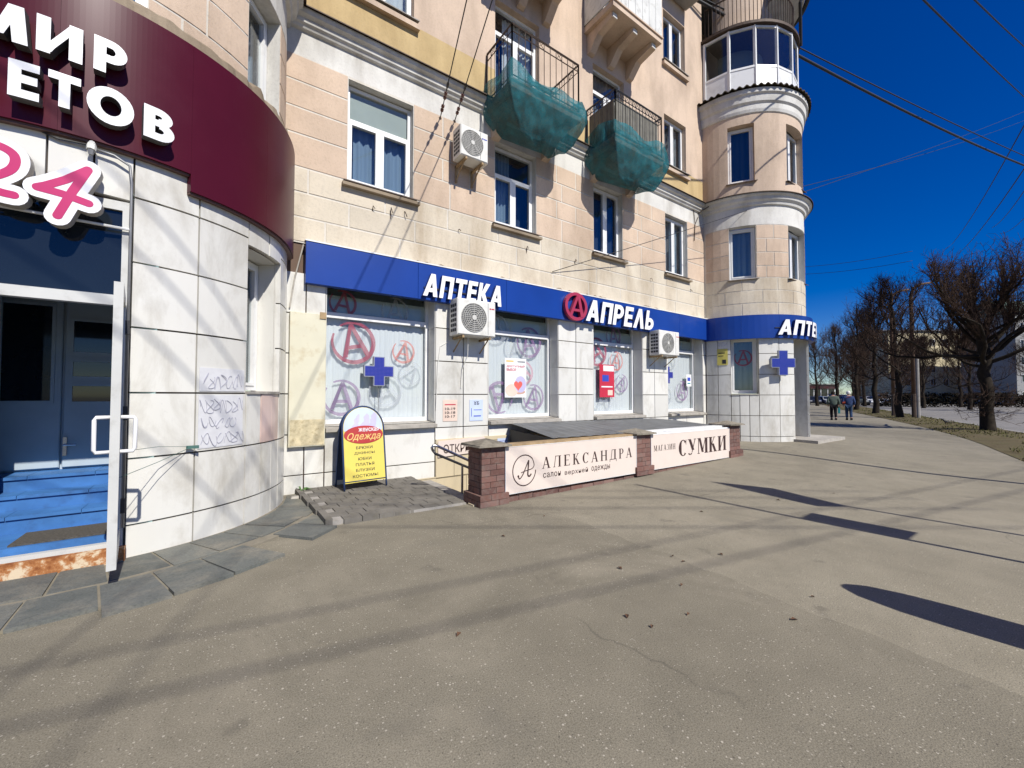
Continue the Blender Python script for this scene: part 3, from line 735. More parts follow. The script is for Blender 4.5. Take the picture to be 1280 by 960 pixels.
# white wall tiles ---------------------------------------------------------------
clad = part('tile_bedding', MB().box(BX0+.0, BX1, .0, .019, -.1, .02), 'grout', bld)
def wtile(x0, x1, z0, z1, y=-.035, mat='white_tile'):
    g = .008; mb = MB(); mb.cbox(x0+g, x1-g, y-rb.random()*.004, .018, z0+g, z1-g, .003); part('tile', mb, mat, clad)
TZ = [-.12, .28, .88, 1.48, 2.08, 2.68, 3.30]
piers = [(BX0-.02,1.30,[1.02]), (3.13,4.25,[3.70]), (6.07,7.17,[6.60]), (9.0,10.1,[9.50]), (11.87,BX1+.02,[])]
for pi, (a, b, cuts) in enumerate(piers):
    cc = [a] + cuts + [b]
    for za, zb in zip(TZ, TZ[1:]):
        if zb < .3 and 2.7 < b < 9.4 and a > 2.7: za = .68 if False else za
        for c0, c1 in zip(cc, cc[1:]): wtile(c0, c1, za, zb)
for (a, b) in G:
    m = (a+b)/2
    for za, zb in ((-.12,.28),(.28,.90)): wtile(a, m, za, zb); wtile(m, b, za, zb)
# tiles in the reveals
for (a, b) in G:
    for x, s in ((a, 1), (b, -1)):
        for za, zb in zip([1.0,1.48,2.08,2.68],[1.48,2.08,2.68,3.30]):
            mb = MB(); mb.box(min(x, x+s*.012), max(x, x+s*.012), -.031, .258, za+.004, zb-.004); part('tile', mb, 'white_tile', clad)

# ---------------------------------------------------------------- turrets
def turret(cx, name, aw):
    """cylindrical corner bay; aw(a) mirrors the angle list for the other turret"""
    ops = []   # a0,a1,z0,z1,depth
    def op(a0, a1, z0, z1, d): x, y = aw(a0), aw(a1); ops.append((min(x,y), max(x,y), z0, z1, d))
    op(-105.5,-74.5,.0,3.19,.30); op(-43,-22,1.50,3.16,.30); op(-158,-137,1.50,3.16,.30)
    for z0, z1 in ((4.86,6.40),(7.72,9.42)):
        op(-43,-22,z0,z1,.22); op(-107.5,-72.5,z0,z1,.22); op(-158,-137,z0,z1,.22)
    al = sorted(set([-180 + 5*i for i in range(37)] + [v for o in ops for v in o[:2]])); zl = sorted(set([-.3,0,3.76,4.91,6.63,7.27,9.72,10.4] + [v for o in ops for v in o[2:4]]))
    mb = MB(); R = TR
    def C(a, r, z): return (cx + r*math.cos(R_(a)), r*math.sin(R_(a)), z)
    for a, b in zip(al, al[1:]):
        for za, zb in zip(zl, zl[1:]):
            ma, mz = (a+b)/2, (za+zb)/2
            if any(o[0] < ma < o[1] and o[2] < mz < o[3] for o in ops): continue
            mb.mi = 0 if mz < 3.76 else 1 if mz < 6.63 else 2 if mz < 7.27 else 4 if mz < 9.72 else 2
            r = R - .02 if mz < 3.76 else R
            mb.quad(C(a,r,za),C(b,r,za),C(b,r,zb),C(a,r,zb))
    for a0,a1,z0,z1,d in ops:
        mb.mi = 5 if z0 < 2 else 4 if z0 > 7 else 2
        dd = d if z0 > .5 else .9
        def V(a, depth, z):
            # reveals run straight in, square to the middle of the opening
            am = (a0+a1)/2; p = Vector(C(a, R, z)); q = Vector((math.cos(R_(am)), math.sin(R_(am)), 0)); return p - q*depth
        mb.quad(V(a0,0,z0),V(a0,dd,z0),V(a0,dd,z1),V(a0,0,z1)); mb.quad(V(a1,0,z0),V(a1,dd,z0),V(a1,dd,z1),V(a1,0,z1))
        n = 4
        for i in range(n):
            x, y = a0+(a1-a0)*i/n, a0+(a1-a0)*(i+1)/n
            mb.quad(V(x,0,z1),V(y,0,z1),V(y,dd,z1),V(x,dd,z1)); mb.quad(V(x,0,z0),V(y,0,z0),V(y,dd,z0),V(x,dd,z0))
    tw = part('turret_wall', mb, ZM, bld)
    # stucco blocks
    def seg(spans_holes, z0, z1, mat, start, width, jit=.012):
        for s0, s1 in subtract((-178, -2), spans_holes):
            L = s1 - s0; n = max(1, round(L/width)); cuts = [s0 + L*i/n for i in range(n+1)]
            if start and n > 1: cuts = [s0] + [c - L/n*.45 for c in cuts[1:-1]] + [s1]
            for c0, c1 in zip(cuts, cuts[1:]):
                j = .40; m = MB(); m.arcbox(cx, 0, R-.021, R+.006+rb.random()*.003, c0+j, c1-j, z0+J, z1-J); part('stucco_block', m, mat, tw)
    holes = [(o[0], o[1]) for o in ops if abs(o[2]-4.86) < .01]
    for ri, (zt, zb) in enumerate(zip([6.40,6.0,5.6,5.2,4.86],[6.0,5.6,5.2,4.86])): seg(holes, zb, zt, 'pink_stucco', ri % 2, 19)
    m = MB(); m.arcbox(cx, 0, R-.021, R+.006, -178, -2, 6.41, 6.63, 5); part('lintel_band', m, 'white_plaster', tw)
    for ri, (zt, zb) in enumerate(zip([4.86,4.5,4.13,3.77],[4.5,4.13,3.77])): seg([], zb, zt, 'cream_stucco', ri % 2, 30)
    # cornices
    m = MB(); m.lathe([(R,6.96),(R+.05,6.98),(R+.07,7.05),(R+.13,7.1),(R+.15,7.18),(R+.21,7.22),(R+.21,7.255),(R,7.30)], cx, 0, -180, 0, 4); c1 = part('cornice', m, 'white_plaster', bld, False)
    m = MB(); m.lathe([(R,7.312),(R+.25,7.272),(R+.25,7.25)], cx, 0, -180, 0, 4); part('flashing', m, 'iron_brown', c1)
    m = MB(); m.lathe([(R,9.70),(R+.03,9.72),(R+.05,9.80),(R+.05,9.95),(R+.10,10.0),(R+.12,10.18),(R+.17,10.22),(R+.17,10.34),(R-.1,10.42)], cx, 0, -180, 0, 4); c2 = part('cornice', m, 'white_plaster', bld)
    # corrugated drip edge, throws the scalloped shadow
    m = MB(); P = []; n = 180
    for i in range(n+1):
        a = R_(-180 + 180*i/n); w = .035*math.sin(i*2*math.pi/5)
        for r, z in ((R-.1, 10.47), (R+.25, 10.385+w), (R+.25, 10.36+w)): P.append((cx+r*math.cos(a), r*math.sin(a), z))
    m.add(P, [(3*i+k,3*i+3+k,3*i+4+k,3*i+1+k) for i in range(n) for k in (0,1)]); part('drip_edge', m, plain('old_sheet_'+name, (.075,.06,.04), .85, 0, .2, .4, 8).mat, c2)
    # windows
    for a0,a1,z0,z1,d in ops:
        if z0 < .5: continue
        am = (a0+a1)/2; half = (a1-a0)/2
        w = 2*R*math.sin(R_(half)) - .02; rr = R*math.cos(R_(half)) - d*.75
        p = Vector((cx + rr*math.cos(R_(am)), rr*math.sin(R_(am)), z0+.02))
        Mx = T3(p) @ Matrix.Rotation(R_(am+90), 4, 'Z')
        if z0 < 2:
            wv = pvc_window(Mx, w, z1-z0-.04, bld, 1, 0, 'curtain_grey', 'curtain_grey', False, None, (0,1), .06)
            if cx > 5 and am < -120:
                m = MB(Mx); a_logo(m, 0, 1.05, .24, .02, 0, .2); part('sticker', m, 'film_crimson', wv)
        else:
            cur = 'curtain_dark' if z0 > 7 and a0 < -120 else 'curtain_blue' if z0 < 7 else 'curtain_grey'
            pvc_window(Mx, w, z1-z0-.04, bld, 1 if a1-a0 < 25 else 2, 0, cur, 'curtain_dark', 'iron_brown', None, (0,1), .06)
            # plaster surround
    # tiles
    tb = part('tile_bedding', MB().arcbox(cx, 0, TR-.03, TR-.022, -178, -108, -.1, 0), 'grout', bld)
    def ct(a0, a1, z0, z1, mat='white_tile'):
        x, y = sorted((aw(a0), aw(a1))); g = .23
        if y > -2: y = -2
        if x < -178: x = -178
        if y - x < 1: return
        m = MB(); m.arcbox(cx, 0, TR-.021, TR+.05+rb.random()*.006, x+g, y-g, z0+.008, z1-.008, 2.5); part('tile', m, mat, tb)
    tz = [-.12,.30,.89,1.48,2.07,2.66,3.25,3.72]
    for za, zb in zip(tz, tz[1:]):
        for a0, a1 in ((-74.5,-59.5),(-59.5,-43)): ct(a0, a1, za, zb)
        if zb < 1.5:
            for k, (a0, a1) in enumerate(((-43,-35.6),(-35.6,-28.4),(-28.4,-22))): ct(a0, a1, za, zb, 'pink_tile' if (k > 0 and abs(za-.89) < .01 and cx < 0) else 'white_tile')
        elif za > 3.2: 
            ct(-43,-32,3.17,zb); ct(-32,-22,3.17,zb)
        for a0, a1 in ((-22,-12),(-12,0)): ct(a0, a1, za, zb)
        for a0, a1 in ((-105.5,-120.5),(-120.5,-137),(-158,-168),(-168,-178)): ct(a0, a1, za, zb)
        if zb < 1.5:
            for a0, a1 in ((-137,-144),(-144,-151),(-151,-158)): ct(a0, a1, za, zb)
        elif za > 3.2: ct(-137,-158,3.17,zb)
    for a0, a1 in ((-74.5,-82),(-82,-90),(-90,-98),(-98,-105.5)): ct(a0, a1, 3.20, 3.72)
    # cast sills under the ground-floor side windows
    for a0, a1 in ((-43,-22),(-158,-137)):
        x, y = sorted((aw(a0), aw(a1))); m = MB(); m.arcbox(cx, 0, TR-.35, TR+.07, x+.2, y-.2, 1.475, 1.505, 5); part('sill', m, 'stone_slab', bld)
    return tw
turret(LC, 'a', lambda a: a)
turret(RC, 'b', lambda a: -180 - a)
# ---------------------------------------------------------------- turret tops
mb = MB(); mb.disc(LC, 0, 10.40, TR+.02, .05, 40); part('turret_roof', mb, 'roof_sheet', bld)
mb = MB(); mb.disc(RC, 0, 10.40, TR+.02, .05, 40); part('loggia_floor', mb, 'concrete', bld)
# glazed loggia
LA = [-178,-156,-134,-113,-92,-70,-48,-26,-2]; LR = 1.80
def LP(a, z, r=LR): return Vector((RC + r*math.cos(R_(a)), r*math.sin(R_(a)), z))
mb = MB()
def pbar(p, q, w): mb.tube([p, q], w, 4)
for a in LA: pbar(LP(a,10.45), LP(a,12.40), .05)
for a, b in zip(LA, LA[1:]):
    for z, w in ((10.48,.035),(11.17,.045),(12.36,.045)): pbar(LP(a,z), LP(b,z), w)
lg = part('loggia', mb, 'pvc_white', bld)
for a, b in zip(LA, LA[1:]):
    m = MB(); p0, p1 = LP(a,10.47), LP(b,10.47); q = (p0+p1)/2 - Vector((RC,0,10.47)); q.z = 0; q.normalize(); off = q*.02
    m.add([p0-off,p1-off,p1+off,p0+off] + [v+Vector((0,0,.68)) for v in (p0-off,p1-off,p1+off,p0+off)], [(0,1,2,3),(4,5,6,7),(0,1,5,4),(1,2,6,5),(2,3,7,6),(3,0,4,7)]); part('panel', m, 'pvc_white', lg)
    m = MB(); o2 = q*.004; z0, z1 = Vector((0,0,.72)), Vector((0,0,1.88))
    m.add([p0-o2+z0,p1-o2+z0,p1+o2+z0,p0+o2+z0,p0-o2+z1,p1-o2+z1,p1+o2+z1,p0+o2+z1], [(0,1,2,3),(4,5,6,7),(0,1,5,4),(1,2,6,5),(2,3,7,6),(3,0,4,7)]); part('pane', m, 'window_glass', lg)
m = MB(); m.lathe([(.9,10.45),(.9,12.4)], RC, 0, -180, 0, 10); part('back_wall', m, 'curtain_grey', lg)
m = MB(); m.arcbox(RC, 0, .02, 1.90, -180, 0, 12.42, 12.50, 6); part('loggia_roof', m, 'iron_brown', lg)
# railing and eave above
m = MB()
for i in range(49):
    a = R_(-178 + 176*i/48); m.tube([(RC+1.75*math.cos(a),1.75*math.sin(a),12.5),(RC+1.75*math.cos(a),1.75*math.sin(a),13.5)], .011, 4)
for z in (12.6, 13.5): m.tube([(RC+1.75*math.cos(R_(-178+176*i/40)),1.75*math.sin(R_(-178+176*i/40)),z) for i in range(41)], .022, 5)
part('railing', m, 'iron_brown', bld)
m = MB(); m.arcbox(RC, 0, .02, 1.2, -180, 0, 12.5, 14.29, 8); part('attic_wall', m, 'pink_plaster', bld)
m = MB(); m.lathe([(1.2,13.6),(1.5,13.75),(1.9,13.9),(2.05,13.95),(2.1,14.1),(2.1,14.2),(1.2,14.29)], RC, 0, -100, 0, 5); part('eave', m, 'white_plaster', bld)
m = MB(); m.tube([(RC+2.18*math.cos(R_(-100+2.5*i)),2.18*math.sin(R_(-100+2.5*i)),14.12) for i in range(41)], .07, 8); m.tube([(RC+2.18*math.cos(R_(-80)),2.18*math.sin(R_(-80)),14.1),(RC+1.95*math.cos(R_(-80)),1.95*math.sin(R_(-80)),13.5),(RC+1.95*math.cos(R_(-60)),1.95*math.sin(R_(-60)),12.6)], .05, 8); part('gutter', m, 'dark_metal', bld)
# right turret: doorway with a door set back and a low step
am = R_(-90); m = MB(); m.box(RC-.55, RC+.55, -.98, -.93, .15, 3.19); dr = part('door', m, 'pvc_white', bld); m = MB(); m.box(RC-.40, RC+.40, -.995, -.985, .4, 2.9); part('pane', m, 'dark_glass', dr)
m = MB(); m.box(RC-.60, RC+1.5, -2.45, -1.2, .02, .22); st = part('step', m, 'stone_slab', bld)

# ---------------------------------------------------------------- balconies
def balcony(x0, x1, z, name_sheet=None, style=0):
    D = .90
    m = MB(); m.box(x0, x1, -D, -.001, z-.14, z); m.box(x0-.03, x1+.03, -D-.03, -D+.08, z-.02, z+.012); b = part('balcony', m, 'pink_plaster', bld)
    for cxx in ((x0+.22), (x1-.22)) if style < 2 else (x0+.18, (x0+x1)/2, x1-.18):
        m = MB(); m.prism([(-.001,z-.62),(-.10,z-.60),(-.35,z-.34),(-D+.12,z-.26),(-D+.12,z-.142),(-.001,z-.142)], cxx-.09, cxx+.09, 'x'); part('console', m, 'pink_plaster', b)
        if style == 2:
            m = MB(); m.box(cxx-.07, cxx+.07, -D+.10, -D+.118, z-.262, z-.16); part('console_end', m, 'white_plaster', b)
    if style < 2:
        m = MB(); zt = z + 1.05; c = [(x0+.03,-.02),(x0+.03,-D+.02),(x1-.03,-D+.02),(x1-.03,-.02)]
        for zz, r in ((zt,.022),(zt-.14,.011),(z+.1,.013)): m.tube([(*p, zz) for p in c], r, 5)
        for (xa,ya),(xb,yb) in zip(c, c[1:]):
            L = math.hypot(xb-xa, yb-ya); n = int(L/(.115 if style else .14))
            for i in range(n+1):
                t = i/n; xx, yy = xa+(xb-xa)*t, ya+(yb-ya)*t
                m.tube([(xx,yy,z+.02),(xx,yy,zt)], .0075 if 0 < i < n else .016, 4)
                if i < n:
                    u = (i+1)/n; xq, yq = xa+(xb-xa)*u, ya+(yb-ya)*u
                    if style or i % 3 == 1:
                        m.tube([(xx,yy,zt-.14),(xq,yq,zt)], .005, 3); m.tube([(xx,yy,zt),(xq,yq,zt-.14)], .005, 3)
        part('railing', m, 'iron_brown' if not style else 'dark_metal', b)
        if style:   # sheets stood behind the bars
            m = MB()
            for i in range(9): xx = x0+.10+i*(x1-x0-.2)/9; m.box(xx, xx+(x1-x0-.2)/9-.01, -D+.07, -D+.085, z+.03, z+.9)
            for i in range(4): yy = -D+.1+i*.19; m.box(x0+.08, x0+.095, yy, yy+.18, z+.03, z+.9)
            part('screen_boards', m, plain('old_board', (.20,.19,.16), .85, 0, .2, .25, 6).mat, b)
    else:
        m = MB(); n = 7
        for i in range(n): xx = x0 + i*(x1-x0)/n; m.cbox(xx+.004, xx+(x1-x0)/n-.004, -D-.012, -D+.012, z+.03, z+1.1, .004)
        for s, xx in ((-1,x0),(1,x1)): m.box(xx-.012, xx+.012, -D+.02, -.02, z+.03, z+1.1)
        part('parapet_sheets', m, plain('parapet_white', (.66,.66,.62), .6, 0, .3, .1, 3, '#6f6a5e', .5).mat, b)
        m = MB(); m.box(x0-.02, x1+.02, -D-.03, -.01, z+1.11, z+1.16); part('parapet_rail', m, 'iron_brown', b)
    return b
balcony(4.19, 5.92, 7.20, style=0)
balcony(6.98, 8.72, 7.20, style=1)
balcony(6.95, 8.72, 10.26, style=2)
balcony(4.15, 5.92, 10.26, style=2)
m = MB(); m.box(10.1, 11.2, -.5, -.03, 13.0, 13.12); part('ledge', m, 'concrete', bld)

# debris nets slung under the two lower balconies
def net(x0, x1, zt, seed, label, tip, inset):
    D = .90; m = MB(); NU, NV = 72, 22; P = []
    W = x1 - x0; tot = 2*D + W
    def path(t, o):
        s = t*tot
        if s < D: return (x0-o, -.05 - s*(D+o-.05)/D)
        if s < D+W: return (x0-o + (s-D)*(W+2*o)/W, -D-o)
        return (x1+o, -(D+o) + (s-D-W)*(D+o-.05)/D)
    # keyed rings: v, outward offset, z, share of the way to the low pouch
    def key(v):
        K = [(0,.04,zt,0),(.22,.09,7.30,0),(.36,.10,7.02,0),(.52,.07,6.86,.06),(.76,.02,6.60,.33),(1.0,0,tip[2]+.07,.74)]
        for a, b in zip(K, K[1:]):
            if v <= b[0]+1e-9:
                t = (v-a[0])/(b[0]-a[0]); return [a[i]+(b[i]-a[i])*t for i in (1,2,3)]
    for j in range(NV+1):
        v = j/NV
        for i in range(NU+1):
            t = i/NU; o, z, pull = key(v); x, y = path(t, o)
            f = min(1, max(0, (t*tot-D)/W)); wallness = max(0, 1 - min(t, 1-t)*tot/D)   # 1 at the wall ends
            if v < .2: z += .06*math.sin(t*23+seed) - .12*math.sin(math.pi*f)*(1 if 0 < f < 1 else 0)
            px = tip[0] + (x-tip[0])*inset; py = tip[1] + (y-tip[1])*.30
            x += (px-x)*pull; y += (py-y)*pull*(1-.7*wallness)
            z += wallness*pull*.22
            nz = mnoise.noise(Vector((x*2.3+seed, y*2.3, z*1.7))); n2 = mnoise.noise(Vector((t*60+seed, v*2.5, 0))); n3 = mnoise.noise(Vector((x*7+seed, y*7, z*5)))
            dx, dy = (x-(x0+x1)/2), (y+.1); L = math.hypot(dx,dy)+.05; k = .07*nz*v + .022*n2 + .016*n3
            P.append((x+dx/L*k, min(y+dy/L*k, -.03), z + .06*nz*v))
    n1 = NU+1
    m.add(P, [(j*n1+i, j*n1+i+1, (j+1)*n1+i+1, (j+1)*n1+i) for j in range(NV) for i in range(NU)])
    b = NV*n1; c = len(m.v); m.v.append(Vector(tip))
    for i in range(NU): m.f.append([b+i, b+i+1, c]); m.m.append(0)
    solo('safety_net', m, 'netting', label, 'net', 'green nets under the balconies', True, (x0, -.9, 7.2))
net(4.19, 5.92, 7.52, 1, 'green debris net under the balcony with bare iron railing, baggy and sagging to a point', (5.25,-.50,6.36), .55)
net(6.98, 8.72, 7.58, 5, 'green debris net under the balcony with boards behind its railing', (8.1,-.60,6.36), .6)

# ---------------------------------------------------------------- blue pharmacy signs
SG0, SG1, ST_, SB_ = .99, 12.08, 3.76, 3.13
sg = thing('pharmacy_sign', (SG0, -.05, SB_), 'long blue pharmacy fascia sign with white letters along the straight shop front', 'sign', )
m = MB(); cuts = [.99,2.75,4.6,6.4,8.6,10.5,12.08]
for a, b in zip(cuts, cuts[1:]):
    q = MB(); q.cbox(a+.0015, b-.0015, -.15, -.04, SB_, ST_, .004); part('sign_panel', q, 'blue_sign', sg)
q = MB(); q.box(SG0-.01, SG1, -.16, -.035, ST_+.001, ST_+.02); part('top_flashing', q, 'pvc_white', sg)
def letters(body, x0, x1, z0, z1, y, depth, parent, shear=.20, t=.235):
    gl = [sans(c, t) for c in body]; gap = .11; tot = sum(g[1] for g in gl) + gap*(len(gl)-1) + shear; x = 0; s = (x1-x0)/tot
    for polys, w in gl:
        m = MB(); solid(m, polys, lambda a, b, d: (x0 + (x+a+shear*b)*s, y - d*depth, z0 + b*(z1-z0)), 1); part('letter', m, ['white_letter','blue_letter_side'], parent); x += w + gap
def arc_letter(ch, R, cx, a0, a1, z0, z1, depth, parent, shear, sidem, t=.24):
    polys, w = sans(ch, t); m = MB()
    # cut long faces so that they follow the curve
    def fn(a, b, d): an = R_(a0 + (a/w + shear*b/w)*(a1-a0)); r = R + d*depth; return (cx + r*math.cos(an), r*math.sin(an), z0 + b*(z1-z0))
    solid(m, polys, fn, 1); part('letter', m, ['white_letter', sidem], parent)
letters('АПТЕКА', 2.80, 4.48, 3.18, 3.58, -.17, .07, sg)
letters('АПРЕЛЬ', 6.72, 9.26, 3.16, 3.66, -.17, .07, sg)
m = MB(); m.ring(6.42, 3.44, .245, .315, -.25, -.17, 36, 0, 360, 1.08)
lo = part('round_logo', m, ['crimson'], sg)
m = MB(); m.prism([(6.20,3.21),(6.28,3.21),(6.49,3.66),(6.44,3.70)], -.252, -.18); part('logo_letter', m, 'crimson', lo)
m = MB(); m.prism([(6.55,3.20),(6.64,3.22),(6.52,3.70),(6.45,3.68)], -.256, -.184); m.prism([(6.30,3.33),(6.58,3.33),(6.575,3.385),(6.33,3.385)], -.2535, -.182); part('logo_letter', m, 'crimson', lo)
m = MB(); m.box(6.1, 9.3, -.172, -.152, 3.36, 3.385); part('letter_rail', m, 'dark_metal', sg)
m = MB(); m.box(2.85, 4.4, -.172, -.152, 3.33, 3.355); part('letter_rail', m, 'dark_metal', sg)
# curved one round the far turret
sg2 = thing('pharmacy_sign', (RC, -2.0, SB_), 'curved blue pharmacy fascia sign wrapped round the far turret', 'sign')
for a, b in ((-178,-150),(-150,-122),(-122,-90),(-90,-58),(-58,-30),(-30,-4)):
    q = MB(); q.arcbox(RC, 0, TR+.06, TR+.17, a+.04, b-.04, SB_-.04, ST_, 5); part('sign_panel', q, 'blue_sign', sg2)
aa = -125
for c, w in zip('АПТЕКА', (10.5,10.5,9,8.5,10,10.5)):
    arc_letter(c, TR+.19, RC, aa, aa+w, 3.17, 3.60, .07, sg2, .2, 'blue_letter_side'); aa += w + 1.6
m = MB(); m.arcbox(RC, 0, TR+.171, TR+.19, -126, -57, 3.37, 3.39, 5); part('letter_rail', m, 'dark_metal', sg2)

# ---------------------------------------------------------------- maroon flower-shop sign on the near turret
ms = thing('shop_sign', (LC, -2.05, 3.6), 'maroon curved fascia sign with big white letters on the near turret', 'sign')
R2 = 2.03
for a, b, z0 in ((-178,-140,3.62),(-140,-110,3.62),(-110,-88,3.62),(-88,-63,3.62),(-63,-38,3.45),(-38,-4,3.45)):
    q = MB(); q.arcbox(LC, 0, TR+.06, R2, a+.02, b-.02, z0, 4.90, 1); part('sign_panel', q, 'maroon_sign', ms)
q = MB(); q.arcbox(LC, 0, TR+.03, R2-.02, -62.9, -4, 3.43, 3.449, 4); q.arcbox(LC, 0, TR+.03, R2-.02, -178, -63.1, 3.60, 3.619, 4); part('bottom_edge', q, plain('maroon_edge', (.12,.06,.05), .6).mat, ms)
for c, a0, a1, z0, z1 in (('М',-100.4,-91.9,4.16,4.45),('И',-90.8,-84.0,4.16,4.45),('Р',-82.3,-76.9,4.17,4.46),
                          ('В',-103,-97,3.745,4.03),('Е',-94.5,-90.1,3.745,4.03),('Т',-88.9,-84.1,3.76,4.035),('О',-83.2,-75.5,3.75,4.05),('В',-73.8,-68.0,3.755,4.045),('Ц',-111,-104,3.69,4.03)):
    arc_letter(c, R2+.035, LC, a0, a1, z0, z1, .085, ms, 0, 'letter_side', .26)
# broken plaster ledge showing above the sign
m = MB(); P = []; n = 70
for i in range(n+1):
    a = -125 + 112*i/n; ra = R_(a); w = .05*mnoise.noise(Vector((i*.35,1,0))); w2 = .06*mnoise.noise(Vector((i*.5,7,0)))
    for r, z in ((TR+.01,5.08+w), (TR+.08+w2*.6,5.02+w*1.4), (TR+.10+w2*.6,4.905), (TR+.02,4.90)): P.append((LC+r*math.cos(ra), r*math.sin(ra), z))
m.add(P, [(4*i+k,4*i+4+k,4*i+5+k,4*i+1+k) for i in range(n) for k in range(3)]); part('broken_ledge', m, 'raw_plaster', bld)

# 24-hour sign: magenta strokes on a white backing
def capsules(pts, r):
    out = []
    for (xa, za), (xb, zb) in zip(pts, pts[1:]):
        L = math.hypot(xb-xa, zb-za) or 1; nx, nz = -(zb-za)/L*r, (xb-xa)/L*r; out.append([(xa+nx,za+nz),(xb+nx,zb+nz),(xb-nx,zb-nz),(xa-nx,za-nz)])
    for x, z in pts: out.append([(x+r*math.cos(math.pi*i/8+.01), z+r*math.sin(math.pi*i/8+.01)) for i in range(16)])
    return out
def bez(ctrl, n=8):
    out = []; k = len(ctrl)
    for i in range(k-1):
        p0, p1, p2, p3 = ctrl[max(0,i-1)], ctrl[i], ctrl[i+1], ctrl[min(k-1,i+2)]
        for s in range(n):
            t = s/n; out.append(tuple(.5*((2*p1[c]) + (-p0[c]+p2[c])*t + (2*p0[c]-5*p1[c]+4*p2[c]-p3[c])*t*t + (-p0[c]+3*p1[c]-3*p2[c]+p3[c])*t**3) for c in (0,1)))
    out.append(ctrl[-1]); return out
TWO = bez([(-1.62,3.22),(-1.55,3.32),(-1.43,3.36),(-1.34,3.31),(-1.35,3.20),(-1.46,3.10),(-1.58,3.04)], 5) + bez([(-1.60,3.03),(-1.50,3.06),(-1.42,3.01),(-1.335,3.00)], 5)[1:]
FOUR = [[(-.935,3.325),(-1.06,3.205),(-1.17,3.125),(-1.215,3.10)], [(-1.215,3.10),(-1.08,3.085),(-.925,3.045)], [(-.935,3.325),(-1.02,3.12),(-1.10,2.90)]]
def shape24(r): return sum([capsules(q, r) for q in [TWO] + FOUR], [])
s24 = thing('number_sign', (LC, -2.05, 2.95), 'pink and white sign with the numerals 24 hung over the shop entrance', 'sign')
m = MB(); solid(m, shape24(.078), lambda a, b, d: (a, -1.99 - .09*d, b), 1); part('backing', m, ['white_letter', plain('backing_side', (.45,.42,.38), .6).mat], s24)
m = MB(); solid(m, shape24(.029), lambda a, b, d: (a, -2.0805 - .002*d, b)); part('numerals', m, 'magenta', s24)
m = MB(); m.tube([(-1.72,-1.99,2.93),(-.69,-1.93,2.93)], .012, 6); part('hanging_bar', m, 'pvc_white', s24)
# bulkhead lamp and conduit under the maroon sign
lampt = thing('wall_lamp', (-.93,-2.0,3.5), 'small grey wall lamp under the maroon sign', 'lamp')
m = MB(); m.tube([(-.93,-2.0,3.60),(-.93,-2.02,3.56),(-.93,-2.03,3.52)], [.02,.032,.03], 8); part('lamp_body', m, 'ac_white', lampt)
m = MB(); m.tube([(-.93,-2.03,3.52),(-.93,-2.03,3.48)], [.026,.015], 8); part('bulb', m, 'zinc', lampt)
m = MB(); m.tube([(-.93,-1.985,3.6),(-1.15,-1.99,3.61),(-1.22,-1.98,3.59),(-1.13,-1.98,3.57),(-.97,-1.98,3.58)], .008, 5); part('cable', m, 'cable_black', lampt)
m = MB(); m.tube([(-.95,-1.985,3.56),(-.80,-1.965,3.55),(-.70,-1.94,3.50),(-.685,-1.935,3.35),(-.685,-1.93,.3)], .011, 6)
solo('conduit', m, 'zinc', 'thin grey cable conduit running down beside the open entrance door', 'conduit', None, True)

# ---------------------------------------------------------------- shop entrance in the near turret
ent = thing('shop_entrance', (LC, -1.9, 0), 'blue painted entrance steps and white porch doors inside the near turret', 'entrance')
m = MB(); m.box(-1.72, -.68, -1.92, -1.70, -.05, .13); part('threshold', m, 'concrete', ent)
m = MB(); m.box(-1.80, -.66, -1.985, -1.925, -.03, .145); part('rusty_beam', m, 'rust', ent)
m = MB(); m.box(-1.72, -.69, -1.90, -1.84, .13, .175); m.box(-.745, -.69, -1.90, -1.82, .175, 3.18); m.box(-1.72, -1.665, -1.90, -1.82, .175, 3.18); m.box(-1.665, -.745, -1.90, -1.82, 2.25, 2.34); m.box(-1.665, -.745, -1.90, -1.82, 3.1, 3.18); df = part('door_frame', m, 'pvc_grey', ent)
m = MB(); m.box(-1.665, -.745, -1.87, -1.862, 2.34, 3.1); part('transom_pane', m, 'dark_glass', df)
m = MB(); m.box(-2.05, -.6, -1.70, -1.18, .10, .20); fl = part('floor', m, 'blue_paint', ent)
m = MB(); m.box(-1.42, -.80, -1.66, -1.25, .201, .215); solo('door_mat', m, 'mat_brown', 'brown door mat on the blue floor behind the open door', 'mat')
for i, (ya, yb, zt) in enumerate(((-1.2,-.95,.36),(-.95,-.7,.505),(-.7,-.30,.65))):
    m = MB(); m.box(-2.05, -.6, ya+.02, yb+.02, zt-.20, zt-.03); s_ = part('step', m, 'blue_paint', ent)
    m = MB()
    for j in range(3): m.box(-2.05+j*.485, -2.05+j*.485+.481, ya, yb+.018, zt-.03, zt)
    part('tread', m, 'blue_paint', s_)
# walls, ceiling of the porch
plain('porch_wall', (.30,.42,.40), .7)
m = MB(); m.box(-2.15, -2.0, -1.6, -.2, .1, 3.3); part('side_wall', m, 'porch_wall', ent)
m = MB(); m.box(-.68, -.5, -1.82, -.2, .1, 3.3); part('side_wall', m, 'porch_wall', ent)
m = MB(); m.box(-2.15, -.5, -1.82, -.2, 3.2, 3.3); part('ceiling', m, 'porch_wall', ent)
